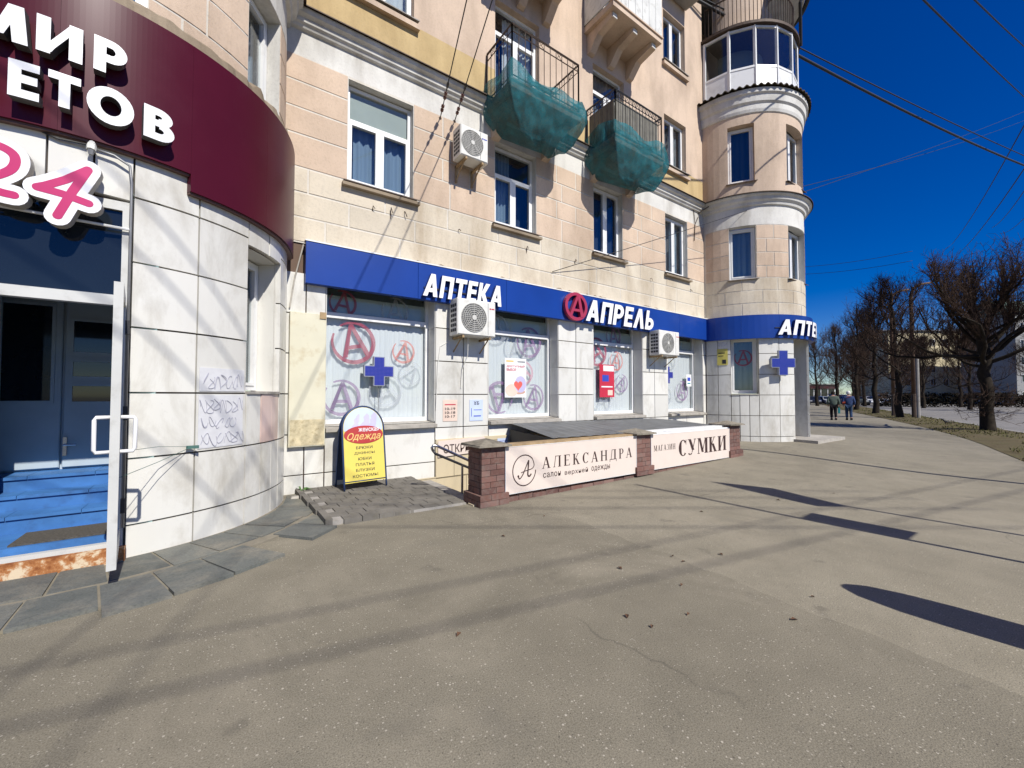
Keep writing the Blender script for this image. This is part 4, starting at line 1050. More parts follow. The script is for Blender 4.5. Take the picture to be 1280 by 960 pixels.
# inner doors: left fixed leaf with big pane, right leaf with three panes
plain('porch_pvc', (.42,.49,.54), .5)
m = MB(); m.box(-2.15, -.5, -.30, -.24, .65, 3.25); part('partition', m, 'porch_pvc', ent)
def leaf(x0, x1, panes):
    m = MB(); m.cbox(x0, x1, -.345, -.301, .67, 2.95, .008); d = part('door', m, 'porch_pvc', ent)
    for a, b, c, e in panes:
        q = MB(); q.box(a, b, -.356, -.347, c, e); part('pane', q, 'dark_glass', d)
        q = MB(); q.box(a-.03, a-.002, -.362, -.346, c-.03, e+.03); q.box(b+.002, b+.03, -.362, -.346, c-.03, e+.03); q.box(a-.002, b+.002, -.362, -.346, c-.03, c-.002); q.box(a-.002, b+.002, -.362, -.346, e+.002, e+.03); part('glazing_bead', q, 'porch_pvc', d)
    return d
leaf(-1.98, -1.43, [(-1.86,-1.51,1.40,2.42)])
d2 = leaf(-1.41, -.88, [(-1.34,-1.0,1.94,2.28),(-1.34,-1.0,1.67,1.83),(-1.34,-1.0,1.39,1.56)])
q = MB(); q.box(-1.40,-1.37,-.37,-.347,.80,1.0); q.tube([(-1.385,-.36,.92),(-1.385,-.41,.92),(-1.29,-.41,.92)], .011, 6); part('handle', q, 'steel', d2)
# outer leaf standing open towards the street
od = thing('entrance_door', (-.72,-1.93,.16), 'white framed glass entrance door standing open edge-on to the street', 'door')
X0, X1, Y0, Y1 = -.755, -.700, -2.64, -1.955
Mx = T3((-.7,-1.95,0)) @ Matrix.Rotation(R_(7.0), 4, 'Z') @ T3((.7,1.95,0))
m = MB(Mx); m.box(X0,X1,Y0,Y0+.085,.16,2.31); m.box(X0,X1,Y1-.085,Y1,.16,2.31); m.box(X0,X1,Y0+.085,Y1-.085,.16,.32); m.box(X0,X1,Y0+.085,Y1-.085,2.22,2.31); part('leaf_frame', m, 'pvc_grey', od)
m = MB(Mx); m.box(-.733,-.723,Y0+.08,Y1-.08,.315,2.225); part('pane', m, 'window_glass', od)
for s, xx in ((-1, X0), (1, X1)):
    m = MB(Mx); m.tube([(xx,Y0+.05,1.03),(xx+s*.075,Y0+.05,1.03),(xx+s*.085,Y0+.05,1.05),(xx+s*.085,Y0+.05,1.27),(xx+s*.075,Y0+.05,1.29),(xx,Y0+.05,1.29)], .014, 8); part('pull_handle', m, 'white_letter', od, True)
for z in (.5,1.3,2.05):
    m = MB(Mx); m.box(X1,X1+.03,Y1-.05,Y1+.0,z-.06,z+.06); part('hinge', m, 'dark_metal', od)
m = MB(); m.tube([(-.66,-2.55,1.02),(-.45,-2.05,1.0),(-.24,-1.735,.955)], .0025, 4); m.tube([(-.66,-2.4,.80),(-.45,-2.0,.86),(-.25,-1.735,.94)], .0025, 4); m.box(-.27,-.17,-1.76,-1.735,.935,.965)
solo('door_tie', m, plain('tie_green', (.06,.14,.12), .6).mat, 'thin green cord tying back the open door to a wall hook', 'cord')

# graffiti scribbled on two tiles of the near turret
def scrib(mb, cx, R, a0, a1, z0, z1, seed, n):
    rr = random.Random(seed)
    for i in range(n):
        ac = a0 + (a1-a0)*(i+.5)/n; zc = (z0+z1)/2 + rr.uniform(-.15,.15)*(z1-z0); ph = rr.random()*6; kx, kz = rr.choice(((1,1),(1,2),(2,1),(1,1.5)))
        pts = []
        T_ = rr.uniform(4,6)
        for j in range(22):
            t = j/21*T_; a = R_(ac + (a1-a0)/n*.5*math.sin(kx*t+ph)); z = zc + (z1-z0)*.42*math.cos(kz*t+ph*.7); pts.append((cx+R*math.cos(a), R*math.sin(a), z))
        mb.tube(pts, .0024, 4)
for q_ in ([(-58,-45,1.52,1.68,2,7)], [(-58.5,-44.5,1.28,1.44,4,7),(-58,-47,1.12,1.24,9,5),(-58,-44,.94,1.07,6,6)]):
    m = MB()
    for a0_, a1_, z0_, z1_, sd_, n_ in q_: scrib(m, LC, TR+.061, a0_, a1_, z0_, z1_, sd_, n_)
    part('graffiti', m, 'graffiti', bld)['kind'] = 'stuff'
plain('painted_over', (.63,.63,.64), .5, 0, .3, .08, 14)
m = MB(); m.arcbox(LC, 0, TR+.051, TR+.0565, -58.6, -44, 1.50, 1.74, 3); m.arcbox(LC, 0, TR+.051, TR+.0565, -58.7, -44.3, .92, 1.46, 3)
part('overpaint_patch', m, 'painted_over', bld)
m = MB(); scrib(m, RC, TR+.058, -169, -160, 2.92, 3.06, 8, 4); part('graffiti', m, 'graffiti', bld)['kind'] = 'stuff'

# ---------------------------------------------------------------- air conditioners
def aircon(x0, x1, z0, z1, label, logo='red', dep=.30, gap=.12):
    t = thing('air_conditioner', ((x0+x1)/2, 0, z0), label, 'air conditioner', 'wall air conditioners')
    yf = -gap-dep; m = MB(); m.cbox(x0, x1, yf, -gap, z0, z1, .018); part('casing', m, 'ac_white', t)
    cx, cz = x0+(x1-x0)*.42, (z0+z1)/2; r = (z1-z0)*.40
    m = MB(); m.disc(cx, yf-.004, cz, r, .008, 28, 'y'); part('fan_opening', m, 'fan_dark', t)
    m = MB()
    for i in range(7): m.ring(cx, cz, r*(.16+.14*i)-.003, r*(.16+.14*i)+.003, yf-.014, yf-.008, 24)
    for i in range(8): a = math.pi*i/4; m.tube([(cx+.03*math.cos(a),yf-.011,cz+.03*math.sin(a)),(cx+r*1.02*math.cos(a),yf-.011,cz+r*1.02*math.sin(a))], .004, 3)
    for i in range(15):
        zz = cz - r + 2*r*(i+.5)/15; h = math.sqrt(max(0, r*r-(zz-cz)**2)); m.box(cx-h, cx+h, yf-.016, yf-.012, zz-.002, zz+.002)
    m.disc(cx, yf-.02, cz, r*.18, .012, 16, 'y'); part('fan_guard', m, plain('guard_'+str(round(x0,1)), (.55,.54,.50), .5).mat, t)
    m = MB()
    for i in range(6):
        for j in range(3): m.box(x0-.003, x0+.002, yf+.045+j*.075, yf+.105+j*.075, z0+.06+i*(z1-z0-.12)/6, z0+.06+(i+.62)*(z1-z0-.12)/6)
    part('side_vents', m, 'ac_dark', t)['kind'] = 'stuff'
    m = MB(); m.box(x1-.17, x1-.163, yf-.0015, yf+.002, z0+.03, z1-.03); part('panel_seam', m, 'ac_dark', t)
    m = MB(); m.disc(x1-.12, yf-.003, z1-.13, .016, .003, 12, 'y'); m.box(x1-.095, x1-.03, yf-.003, yf-.001, z1-.14, z1-.12); part('badge', m, 'print_red' if logo == 'red' else 'print_blue', t)
    for xx in (x0+.10, x1-.14):
        m = MB(); m.box(xx, xx+.04, yf+.0, -.005, z0-.05, z0-.012); m.box(xx, xx+.04, -.035, -.002, z0-.32, z0-.012); m.tube([(xx+.02,-.03,z0-.28),(xx+.02,yf+.08,z0-.05)], .012, 4); part('bracket', m, 'wood_plank', t)
    return t
aircon(3.37, 4.17, 2.54, 3.19, 'grey-white air conditioner over the notices, covering part of the sign letters')
aircon(3.42, 4.00, 5.78, 6.34, 'air conditioner high on the pink wall beside the upper window', 'blue')
aircon(9.18, 10.06, 2.52, 3.16, 'grey-white air conditioner under the right end of the long blue sign')
m = MB(); m.tube([(3.66,-.28,2.53),(3.70,-.2,2.2),(3.66,-.06,1.95),(3.64,-.05,1.6)], .009, 5); m.tube([(3.40,-.04,2.45),(3.22,-.05,2.35),(3.17,-.05,2.0),(3.14,-.05,1.2)], .006, 5)
solo('drain_hose', m, 'ac_white', 'white drain hoses hanging below the lower left air conditioner', 'hose')

# ---------------------------------------------------------------- paper notices and posters
def notice(x0, x1, z0, z1, y, mat, lines, label, name='notice', pm='print_black'):
    t = thing(name, (x0, y, z0), label, 'notice' if name == 'notice' else 'poster'); m = MB(); m.box(x0, x1, y-.004, y, z0, z1); part('sheet', m, mat, t)
    for (a, b, c, d, txt, mt) in lines:
        m = MB()
        if txt == '-': m.box(x0+a*(x1-x0), x0+b*(x1-x0), y-.0055, y-.0042, z0+c*(z1-z0), z0+d*(z1-z0))
        elif txt == 'heart':
            n = 24; pts = []
            for i in range(n):
                u = 2*math.pi*i/n; hx = 16*math.sin(u)**3/17; hz = (13*math.cos(u)-5*math.cos(2*u)-2*math.cos(3*u)-math.cos(4*u))/17
                pts.append((x0+((a+b)/2+(b-a)/2*hx)*(x1-x0), z0+((c+d)/2+(d-c)/2*hz)*(z1-z0)))
            m.prism(pts, y-.0082, y-.0072)
        elif txt == 'disc':
            rx, rz = (b-a)/2*(x1-x0), (d-c)/2*(z1-z0); ca, cz = x0+(a+b)/2*(x1-x0), z0+(c+d)/2*(z1-z0)
            m.prism([(ca+rx*math.cos(i*math.pi/10), cz+rz*math.sin(i*math.pi/10)) for i in range(20)], y-.0062 - .0004*len(mt) % .0007, y-.0045)
        else: text_flat(m, txt, x0+a*(x1-x0), x0+b*(x1-x0), z0+c*(z1-z0), z0+d*(z1-z0), y-.0045, .001, 0, .02)
        part('print', m, mt or pm, t)
    return t
notice(3.28,3.57,.99,1.38,-.042,'paper_pink',[(.12,.88,.75,.80,'-','print_red'),(.14,.86,.52,.64,'10-19',None),(.14,.86,.34,.46,'10-18',None),(.14,.86,.16,.28,'10-17',None)],'pinkish opening hours sheet on the white tiled pier')
notice(3.83,4.12,.98,1.38,-.042,'paper_blue',[(.3,.72,.76,.92,'ХБ','print_black'),(.3,.9,.5,.53,'-','print_blue'),(.12,.16,.2,.6,'-','print_blue'),(.3,.85,.2,.25,'-','print_blue')],'pale blue notice sheet right of the opening hours sheet')
notice(4.82,5.38,1.42,2.25,.235,'paper',[(.06,.4,.90,.94,'-','gold'),(.58,.94,.90,.93,'-','zinc'),(.08,.92,.76,.83,'ДОСТУПНЫЙ','print_red'),(.08,.52,.67,.74,'ВЫБОР','print_red'),(.45,.99,.12,.55,'disc','lilac'),(.02,.60,.02,.34,'disc','paper_pink'),(.40,.82,.16,.46,'heart','heart'),(.30,.95,.08,.2,'disc','skin')],'white poster with a red heart in the second shop window','poster')
notice(7.66,8.20,1.42,2.24,.235,'print_red',[(.25,.97,.80,.97,'-','paper'),(.18,.62,.48,.68,'-','print_blue'),(.12,.88,.30,.34,'-','paper'),(.55,.88,.06,.22,'-','paper_pink')],'crimson poster with a blue square in the third shop window','poster')
notice(11.42,11.68,1.74,2.1,.235,'paper',[(.2,.8,.45,.75,'-','print_blue'),(.2,.8,.2,.3,'-','bag_teal')],'small white and blue sheet in the last shop window','notice')
a = R_(-165)
yn = thing('notice', (RC-2.0*math.cos(R_(15)),-.5,2.4), 'yellow paper notice on the turret tiles left of its window', 'notice')
m = MB(); m.arcbox(RC,0,TR+.058,TR+.063,-168.5,-160.2,2.36,2.84,5); part('sheet', m, 'paper_yellow', yn)
m = MB(); m.arcbox(RC,0,TR+.0635,TR+.065,-164.5,-161.5,2.40,2.52,5); m.arcbox(RC,0,TR+.0635,TR+.065,-167.5,-162.5,2.70,2.73,5); m.arcbox(RC,0,TR+.0635,TR+.065,-167.5,-163.5,2.62,2.64,5); part('print', m, 'print_black', yn)

# pharmacy crosses
def cross(M2, s, name, label):
    t = thing(name, M2.translation, label, 'sign', None); a, b = s*.5, s*.19
    P = [(-b,-a),(b,-a),(b,-b),(a,-b),(a,b),(b,b),(b,a),(-b,a),(-b,b),(-a,b),(-a,-b),(-b,-b)]
    m = MB(M2); m.prism(P, -.02, .05); part('case', m, plain('cross_case', (.30,.32,.38), .5).mat, t)
    k = .93; Q = [(x - math.copysign(.014, x), z - math.copysign(.014, z)) for x, z in P]
    m = MB(M2); m.prism(Q, -.0235, -.0205); f = part('led_face', m, 'led_blue', t)
    m = MB(M2); st = s/22
    for i in range(-10, 11):
        for j in range(-10, 11):
            x, z = i*st, j*st
            if (abs(x) < b-.02 and abs(z) < a-.02) or (abs(z) < b-.02 and abs(x) < a-.02):
                m.quad((x-.004,-.0242,z-.004),(x+.004,-.0242,z-.004),(x+.004,-.0242,z+.004),(x-.004,-.0242,z+.004))
    part('led_dots', m, plain('led_dot_'+str(len(M)), (.16,.12,.5), .4).mat, t)
    return t
c1 = cross(T3((2.19,.18,1.87)), .50, 'cross_sign', 'blue dotted cross sign hung in the first shop window')
m = MB(); m.tube([(2.19,.20,1.62),(2.19,.20,1.06)], .006, 5); part('cable', m, 'zinc', c1)
an = -121; cross(T3((RC+2.12*math.cos(R_(an)),2.12*math.sin(R_(an)),2.38)) @ Matrix.Rotation(R_(an+90),4,'Z'), .70, 'cross_sign', 'blue cross sign on white tiles of the far turret')
cross(T3((10.52,.27,2.06)), .50, 'cross_sign', 'blue cross sign behind the glass of the last shop window')
# ---------------------------------------------------------------- cover panel on the left pier
cp = thing('cover_panel', (1.05,-.1,.7), 'yellowed cover board fixed to the tiled pier left of the first shop window', 'panel')
m = MB(); m.cbox(.80,1.295,-.11,-.036,.70,2.69,.006); part('board', m, 'cover_panel', cp)
m = MB(); m.box(.82,1.28,-.114,-.1105,.72,1.1); part('peeling_patch', m, plain('peel', (.58,.50,.32), .7, 0, .2, .3, 12, '#7b6740', .6).mat, cp)
m = MB(); m.box(1.2,1.29,-.125,-.111,2.62,2.72); part('junction_box', m, 'wood_plank', cp)
m = MB(); m.tube([(.97,-.06,3.72),(.86,-.06,3.2),(.80,-.06,2.75)], .011, 6); solo('downpipe', m, 'stone_slab', 'thin pale pipe slanting down from the left end of the blue sign', 'pipe')

plain('sand_joint', (.24,.215,.165), .95, 0, .1, .2, 7)
# ---------------------------------------------------------------- slate apron round the near turret
ap = MB().arcbox(LC, 0, 1.93, 2.98, -110, -66, -.04, .019, 3).arcbox(LC, 0, 1.93, 2.62, -66, -2, -.04, .019, 3)
ap = struct('slate_apron', ap, 'sand_joint')
rs = random.Random(5)
def stile(r0, r1, a0, a1):
    g = .008; m = MB(); aa, bb = R_(a0), R_(a1); z = .024 + rs.random()*.007; tz_ = (rs.random()-.5)*.005
    P = []
    for r, a, s1, s2 in ((r0,aa,1,1),(r0,bb,1,-1),(r1,bb,-1,-1),(r1,aa,-1,1)):
        rr = r + s1*g + (rs.random()-.5)*.012; an = a + s2*g/r; P.append((LC+rr*math.cos(an), rr*math.sin(an)))
    n = 4; m.add([(x,y,-.02) for x,y in P] + [(x,y,z+(tz_ if i < 2 else -tz_)) for i,(x,y) in enumerate(P)], [(4,5,6,7),(0,1,5,4),(1,2,6,5),(2,3,7,6),(3,0,4,7)])
    part('slate', m, 'slate_tile', ap)
a = -104
while a < -8:
    d = 7.6 + rs.random()*2; stile(1.985, 2.50 + rs.uniform(-.02,.02), a, min(a+d,-4)); a += d
a = -103
while a < -10:
    d = 6.6 + rs.random()*1.8
    r1 = 3.12 if a < -63 else 3.02 if a < -48 else 2.86 if a < -28 else 2.70
    if not (-60 < a < -55): stile(2.54, r1 + rs.uniform(-.14,.06), a, a+d)
    a += d
# ---------------------------------------------------------------- raised paved landing by the stairs
mb = MB(); mb.add([(.95,-.02,-.05),(2.70,-.02,-.05),(2.70,-1.97,-.05),(1.02,-1.90,-.05),(.95,-.02,.062),(2.70,-.02,.062),(2.70,-1.97,.024),(1.02,-1.90,.050)], [(4,5,6,7),(0,1,5,4),(1,2,6,5),(2,3,7,6),(3,0,4,7)])
ld = struct('paved_landing', mb, 'concrete')
for j in range(10):
    y1 = -.03 - j*.192; x = 1.0 + (.10 if j % 2 else 0) + .006*j; first = True
    while x < 2.66:
        w = .19 + rs.random()*.015; x1 = min(x+w, 2.69); z = .072 - .034*max(0,(-y1-.9))/1.0*(1 if x > 1.6 else .4) + rs.uniform(-.003,.003)
        m = MB(); c = .004; t1, t2 = rs.uniform(-.002,.002), rs.uniform(-.002,.002)
        m.add([(x+c,y1-.182,-.02),(x1-c,y1-.182,-.02),(x1-c,y1-c,-.02),(x+c,y1-c,-.02),(x+c,y1-.182,z+t1),(x1-c,y1-.182,z+t2),(x1-c,y1-c,z-t1),(x+c,y1-c,z-t2)], [(4,5,6,7),(0,1,5,4),(1,2,6,5),(2,3,7,6),(3,0,4,7)])
        part('paving_block', m, 'paver', ld); x = x1
# kerbstones on the left side of the landing
for i in range(4):
    ya = -.05 - i*.47; m = MB(); m.box(.91+.018*i, .985+.018*i, ya-.46, ya, -.03, .085+rs.uniform(-.006,.006)); part('kerbstone', m, 'paver', ld)

# ---------------------------------------------------------------- basement stairwell
sw = thing('basement_stairwell', (2.75,-1.0,0), 'beige tiled stairwell going down to the basement shop behind the brick pillars', 'stairs')
m = MB(); m.box(HX0,HX1,HY0-.14,HY0,-2.4,.02); part('outer_wall', m, 'beige_tile', sw)
m = MB(); m.box(HX1,HX1+.1,HY0,HY1,-2.4,.1); part('end_wall', m, 'beige_tile', sw)
m = MB(); m.box(HX0,HX1,HY0,HY1,-2.5,-2.4); part('floor', m, 'concrete', sw)
for i in range(11):
    m = MB(); x = HX0 + .28*i; m.box(x, x+.30, HY0, HY1, -2.4, -.02-.19*i); part('step', m, 'concrete', sw)
# beige tiles lining the house side, standing proud of the white ones
for r, (za, zb) in enumerate(((-1.7,-1.1),(-1.1,-.5),(-.5,-.02),(-.02,.60))):
    x = 3.13; k = 0
    while x < 9.1:
        x1 = min(x + (.36 if (r == 3 and k == 0) else .62), 9.28); m = MB(); m.cbox(x+.003, x1-.003, -.085, -.037, za+.003, zb-.003, .003); part('tile', m, 'beige_tile', sw); x = x1; k += 1
m = MB(); m.box(3.13, 9.28, -.095, -.037, .602, .675); part('coping', m, 'beige_tile', sw)
m = MB(); m.add([(2.74,-.09,-.6),(3.13,-.09,-.9),(3.13,-.09,.02),(2.74,-.09,.02)], [(0,1,2,3)]); part('lower_wall', m, 'beige_tile', sw)
# ОТКРЫТО board
ob = thing('open_sign', (3.6,-.1,.5), 'pinkish board reading ОТКРЫТО on the beige stairwell wall', 'sign')
m = MB(); m.prism([(3.16,.36),(4.10,.40),(4.28,.52),(4.10,.68),(3.16,.645)], -.112, -.097); part('board', m, 'sign_face', ob)
m = MB(); text_flat(m, 'ОТКРЫТО', 3.26, 4.06, .42, .58, -.1125, .0012, 0, .01); part('print', m, 'print_brown', ob)
notice(4.42,4.66,.42,.62,-.097,'paper_blue',[(.1,.9,.7,.75,'-','print_blue'),(.1,.9,.5,.55,'-','print_blue'),(.1,.8,.3,.35,'-','print_blue')],'small pale sheet on the beige stairwell wall beside the canopy')
# handrails
hr = thing('handrail', (2.75,-1.5,0), 'bent steel handrail beside the first brick pillar over the basement stairs', 'handrail')
m = MB(); m.tube([(2.52,-1.30,.66),(2.50,-1.30,.70),(2.53,-1.30,.735),(2.60,-1.30,.715),(3.10,-1.30,.47),(4.4,-1.30,-.35)], .021, 8); part('upper_rail', m, 'steel', hr, True)
m = MB(); m.tube([(2.52,-1.30,.66),(2.56,-1.30,.61),(3.10,-1.30,.36),(4.4,-1.30,-.46)], .019, 8); part('lower_rail', m, 'dark_metal', hr, True)
for xx in (3.0,4.2):
    m = MB(); m.tube([(xx,-1.30,.42-(xx-3)*.62),(xx,-1.30,-.4-(xx-3)*.6)], .018, 8); part('post', m, 'steel', hr)
# canopy over the stairs
cn = thing('stair_canopy', (6.5,-1.1,.7), 'low dark grey sheet-metal canopy over the basement stairs behind the fence signs', 'canopy')
n = 40; m = MB(); P = []
for i in range(n+1):
    x = 4.72 + 4.6*i/n; w = .010*(i % 2)
    for (y, z) in ((-.12,.90),(-.7,.885),(-2.05,.80)): P += [(x - (.55 if y < -2 else .18 if y < -.5 else 0)*max(0,1-i/n*1.2), y, z+w - .04*i/n)]
m.add(P, [(3*i+k,3*i+3+k,3*i+4+k,3*i+1+k) for i in range(n) for k in (0,1)]); part('roof_sheet', m, 'roof_sheet', cn)
m = MB(); m.prism([(4.70,-.13),(4.52,-.7),(4.15,-2.04),(4.19,-2.04),(4.56,-.7),(4.74,-.13)], .52, .79, 'z'); part('side_fascia', m, 'rubber', cn)
m = MB(); m.box(4.17,9.3,-2.07,-2.04,.66,.755); part('edge_beam', m, 'pvc_white', cn)
m = MB(); m.box(6.3,9.35,-2.10,-1.9,.775,.80); part('edge_flashing', m, 'pvc_white', cn)
for x in (4.0,6.1,9.2):
    q = MB(); q.box(x,x+.05,-2.02,-1.97,0,.72); part('post', q, 'dark_metal', cn)

# ---------------------------------------------------------------- brick pillars and sign panels of the stair fence
def pillar(x0, x1, z0, zt, yf, dep, label, base=True):
    t = thing('brick_pillar', ((x0+x1)/2, yf+dep/2, z0), label, 'pillar', 'brick pillars of the stair fence')
    m = MB(); m.box(x0+.012,x1-.012,yf+.012,yf+dep-.012,z0-.05,zt); core = part('mortar_core', m, 'mortar', t)
    h = .078; z = z0; r = 0
    while z + h*.8 < zt:
        e = .045 if base and r < 2 else 0; A0, A1, B0, B1 = x0-e, x1+e, yf-e, yf+dep+e; g = .006; d = .062
        def brick(a0,a1,b0,b1):
            j = rs.uniform(-.003,.003); m = MB(); m.box(a0+j,a1+j*.5,b0+j,b1+j*.7,z+g/2,min(z+h-g/2,zt)); part('brick', m, 'brick', t)
        if r % 2 == 0:
            c = A0 + (A1-A0)*.64; brick(A0,c-g/2,B0,B0+d); brick(c+g/2,A1,B0,B0+d); c = B0+d+(B1-B0-d)*.45
            brick(A0,A0+d,B0+d+g,c-g/2); brick(A0,A0+d,c+g/2,B1); brick(A1-d,A1,B0+d+g,B1-d-g); brick(A0+d+g,A1,B1-d,B1)
        else:
            c = A0 + (A1-A0)*.38; brick(A0,c-g/2,B0,B0+d); brick(c+g/2,A1,B0,B0+d); c = B0+d+(B1-B0-d)*.7
            brick(A0,A0+d,B0+d+g,c-g/2); brick(A0,A0+d,c+g/2,B1); brick(A1-d,A1,B0+d+g,B1-d-g); brick(A0+d+g,A1,B1-d,B1)
        z += h; r += 1
    m = MB(); o = .075; cx, cy = (x0+x1)/2, yf+dep/2; hz = .10
    def j(): return rs.uniform(-.012,.012)
    m.add([(x0-o+j(),yf-o+j(),zt+.005),(x1+o+j(),yf-o+j(),zt+.0),(x1+o+j(),yf+dep+o,zt+.005),(x0-o+j(),yf+dep+o,zt),(x0-o+j(),yf-o+j(),zt+.03),(x1+o+j(),yf-o+j(),zt+.025),(x1+o+j(),yf+dep+o,zt+.03),(x0-o+j(),yf+dep+o,zt+.03),(cx,cy,zt+hz)],
          [(0,3,2,1),(0,1,5,4),(1,2,6,5),(2,3,7,6),(3,0,4,7),(4,5,8),(5,6,8),(6,7,8),(7,4,8)]); part('cap', m, 'cap_stone', t)
pillar(2.79,3.15,.0,.775,-2.22,.36,'brick pillar with pointed cap at the near end of the stair fence')
pillar(5.93,6.32,.06,.77,-2.22,.36,'brick pillar between the two fence signs')
pillar(9.09,9.55,.10,.80,-2.22,.36,'brick pillar at the far end of the stair fence')
f1 = thing('fence_sign', (4.54,-2.22,.1), 'pale pink fence board reading АЛЕКСАНДРА with a round letter emblem', 'sign', )
m = MB(); m.cbox(3.168,5.912,-2.225,-2.19,.118,.748,.003); part('board', m, 'sign_face', f1)
m = MB(); m.box(3.160,3.167,-2.229,-2.186,.112,.752); m.box(5.913,5.92,-2.229,-2.186,.112,.752); m.box(3.167,5.913,-2.229,-2.186,.110,.117); m.box(3.167,5.913,-2.229,-2.186,.749,.755); part('edge_trim', m, 'pvc_white', f1)
m = MB(); m.box(3.16,5.92,-2.21,-2.02,.7555,.785); part('top_plank', m, 'wood_plank', f1)
Yp = -2.225
m = MB(); serif_word(m, 'АЛЕКСАНДРА', 3.80, 5.80, .40, .565, Yp, .26); part('lettering', m, 'print_brown', f1)
for wd_, a, b, c, d in (('салон',3.82,4.16,.265,.335),('верхней',4.24,4.73,.245,.335),('одежды',4.81,5.24,.245,.335)):
    m = MB(); text_flat(m, wd_, a, b, c, d, Yp-.0005, .001, 0, .006, 1.1); part('lettering', m, 'print_brown', f1)
def stroke2(mb, pts, w, y):
    P = []; n = len(pts)
    for i, (a, b) in enumerate(pts):
        p, q = pts[max(0,i-1)], pts[min(n-1,i+1)]; dx, dz = q[0]-p[0], q[1]-p[1]; L = math.hypot(dx,dz) or 1; ww = w[i] if isinstance(w, list) else w
        P += [(a - dz/L*ww, y, b + dx/L*ww), (a + dz/L*ww, y, b - dx/L*ww)]
    mb.add(P, [(2*i,2*i+1,2*i+3,2*i+2) for i in range(n-1)])
m = MB(); cxl, czl = 3.482, .412
ringp = [(cxl + .20*math.cos(R_(a)), czl + .212*math.sin(R_(a))) for a in range(30, 372, 9)]
ringp = bez([(cxl+.10,czl+.05),(cxl+.17,czl+.04)] + [ringp[0]], 4) + ringp
stroke2(m, [(cxl + .20*math.cos(R_(a)), czl + .212*math.sin(R_(a))) for a in range(45, 362, 8)], .0075, Yp-.002)
stroke2(m, bez([(cxl+.143,czl+.15),(cxl+.172,czl+.06),(cxl+.13,czl+.01),(cxl+.02,czl-.01),(cxl-.06,czl-.03)]), .006, Yp-.0024)
stroke2(m, bez([(cxl-.11,czl-.06),(cxl-.085,czl-.11),(cxl-.03,czl-.06),(cxl+.03,czl+.05),(cxl+.075,czl+.135)]), [.014]*4 + [.008]*29, Yp-.0028)
stroke2(m, bez([(cxl+.075,czl+.135),(cxl+.065,czl+.02),(cxl+.06,czl-.07),(cxl+.09,czl-.09),(cxl+.12,czl-.06)]), .011, Yp-.0032)
part('emblem', m, 'print_brown', f1)
f2 = thing('fence_sign', (7.7,-2.22,.1), 'pale pink fence board reading МАГАЗИН СУМКИ', 'sign')
m = MB(); m.cbox(6.335,9.065,-2.225,-2.19,.125,.745,.003); part('board', m, 'sign_face', f2)
m = MB(); m.box(6.328,6.334,-2.229,-2.186,.12,.75); m.box(9.066,9.073,-2.229,-2.186,.12,.75); m.box(6.334,9.066,-2.229,-2.186,.118,.124); m.box(6.334,9.066,-2.229,-2.186,.746,.752); part('edge_trim', m, 'pvc_white', f2)
m = MB(); m.box(6.33,9.07,-2.22,-2.02,.7525,.77); part('top_plank', m, 'pvc_white', f2)
m = MB(); serif_word(m, 'МАГАЗИН', 6.41, 7.07, .445, .55, Yp, .14); part('lettering', m, 'print_brown', f2)
m = MB(); serif_word(m, 'СУМКИ', 7.17, 8.92, .29, .60, Yp, .10, .2); part('lettering', m, 'print_brown', f2)
# brick footing strip under the boards
for k_, (a, b, z0) in enumerate(((3.16,5.92,.0),(6.33,9.08,.05))):
    t = thing('brick_footing', (a,-2.2,z0), 'low brick footing below the longer-worded near fence board' if k_ == 0 else 'low brick footing between the second and last brick pillar', 'footing')
    x = a
    while x < b-.02:
        x1 = min(x+.245, b); m = MB(); m.box(x+.004, x1-.004, -2.20+rs.uniform(-.004,.004), -2.0, z0-.05, z0+.07+rs.uniform(-.01,.004)); part('brick', m, 'brick', t); x = x1

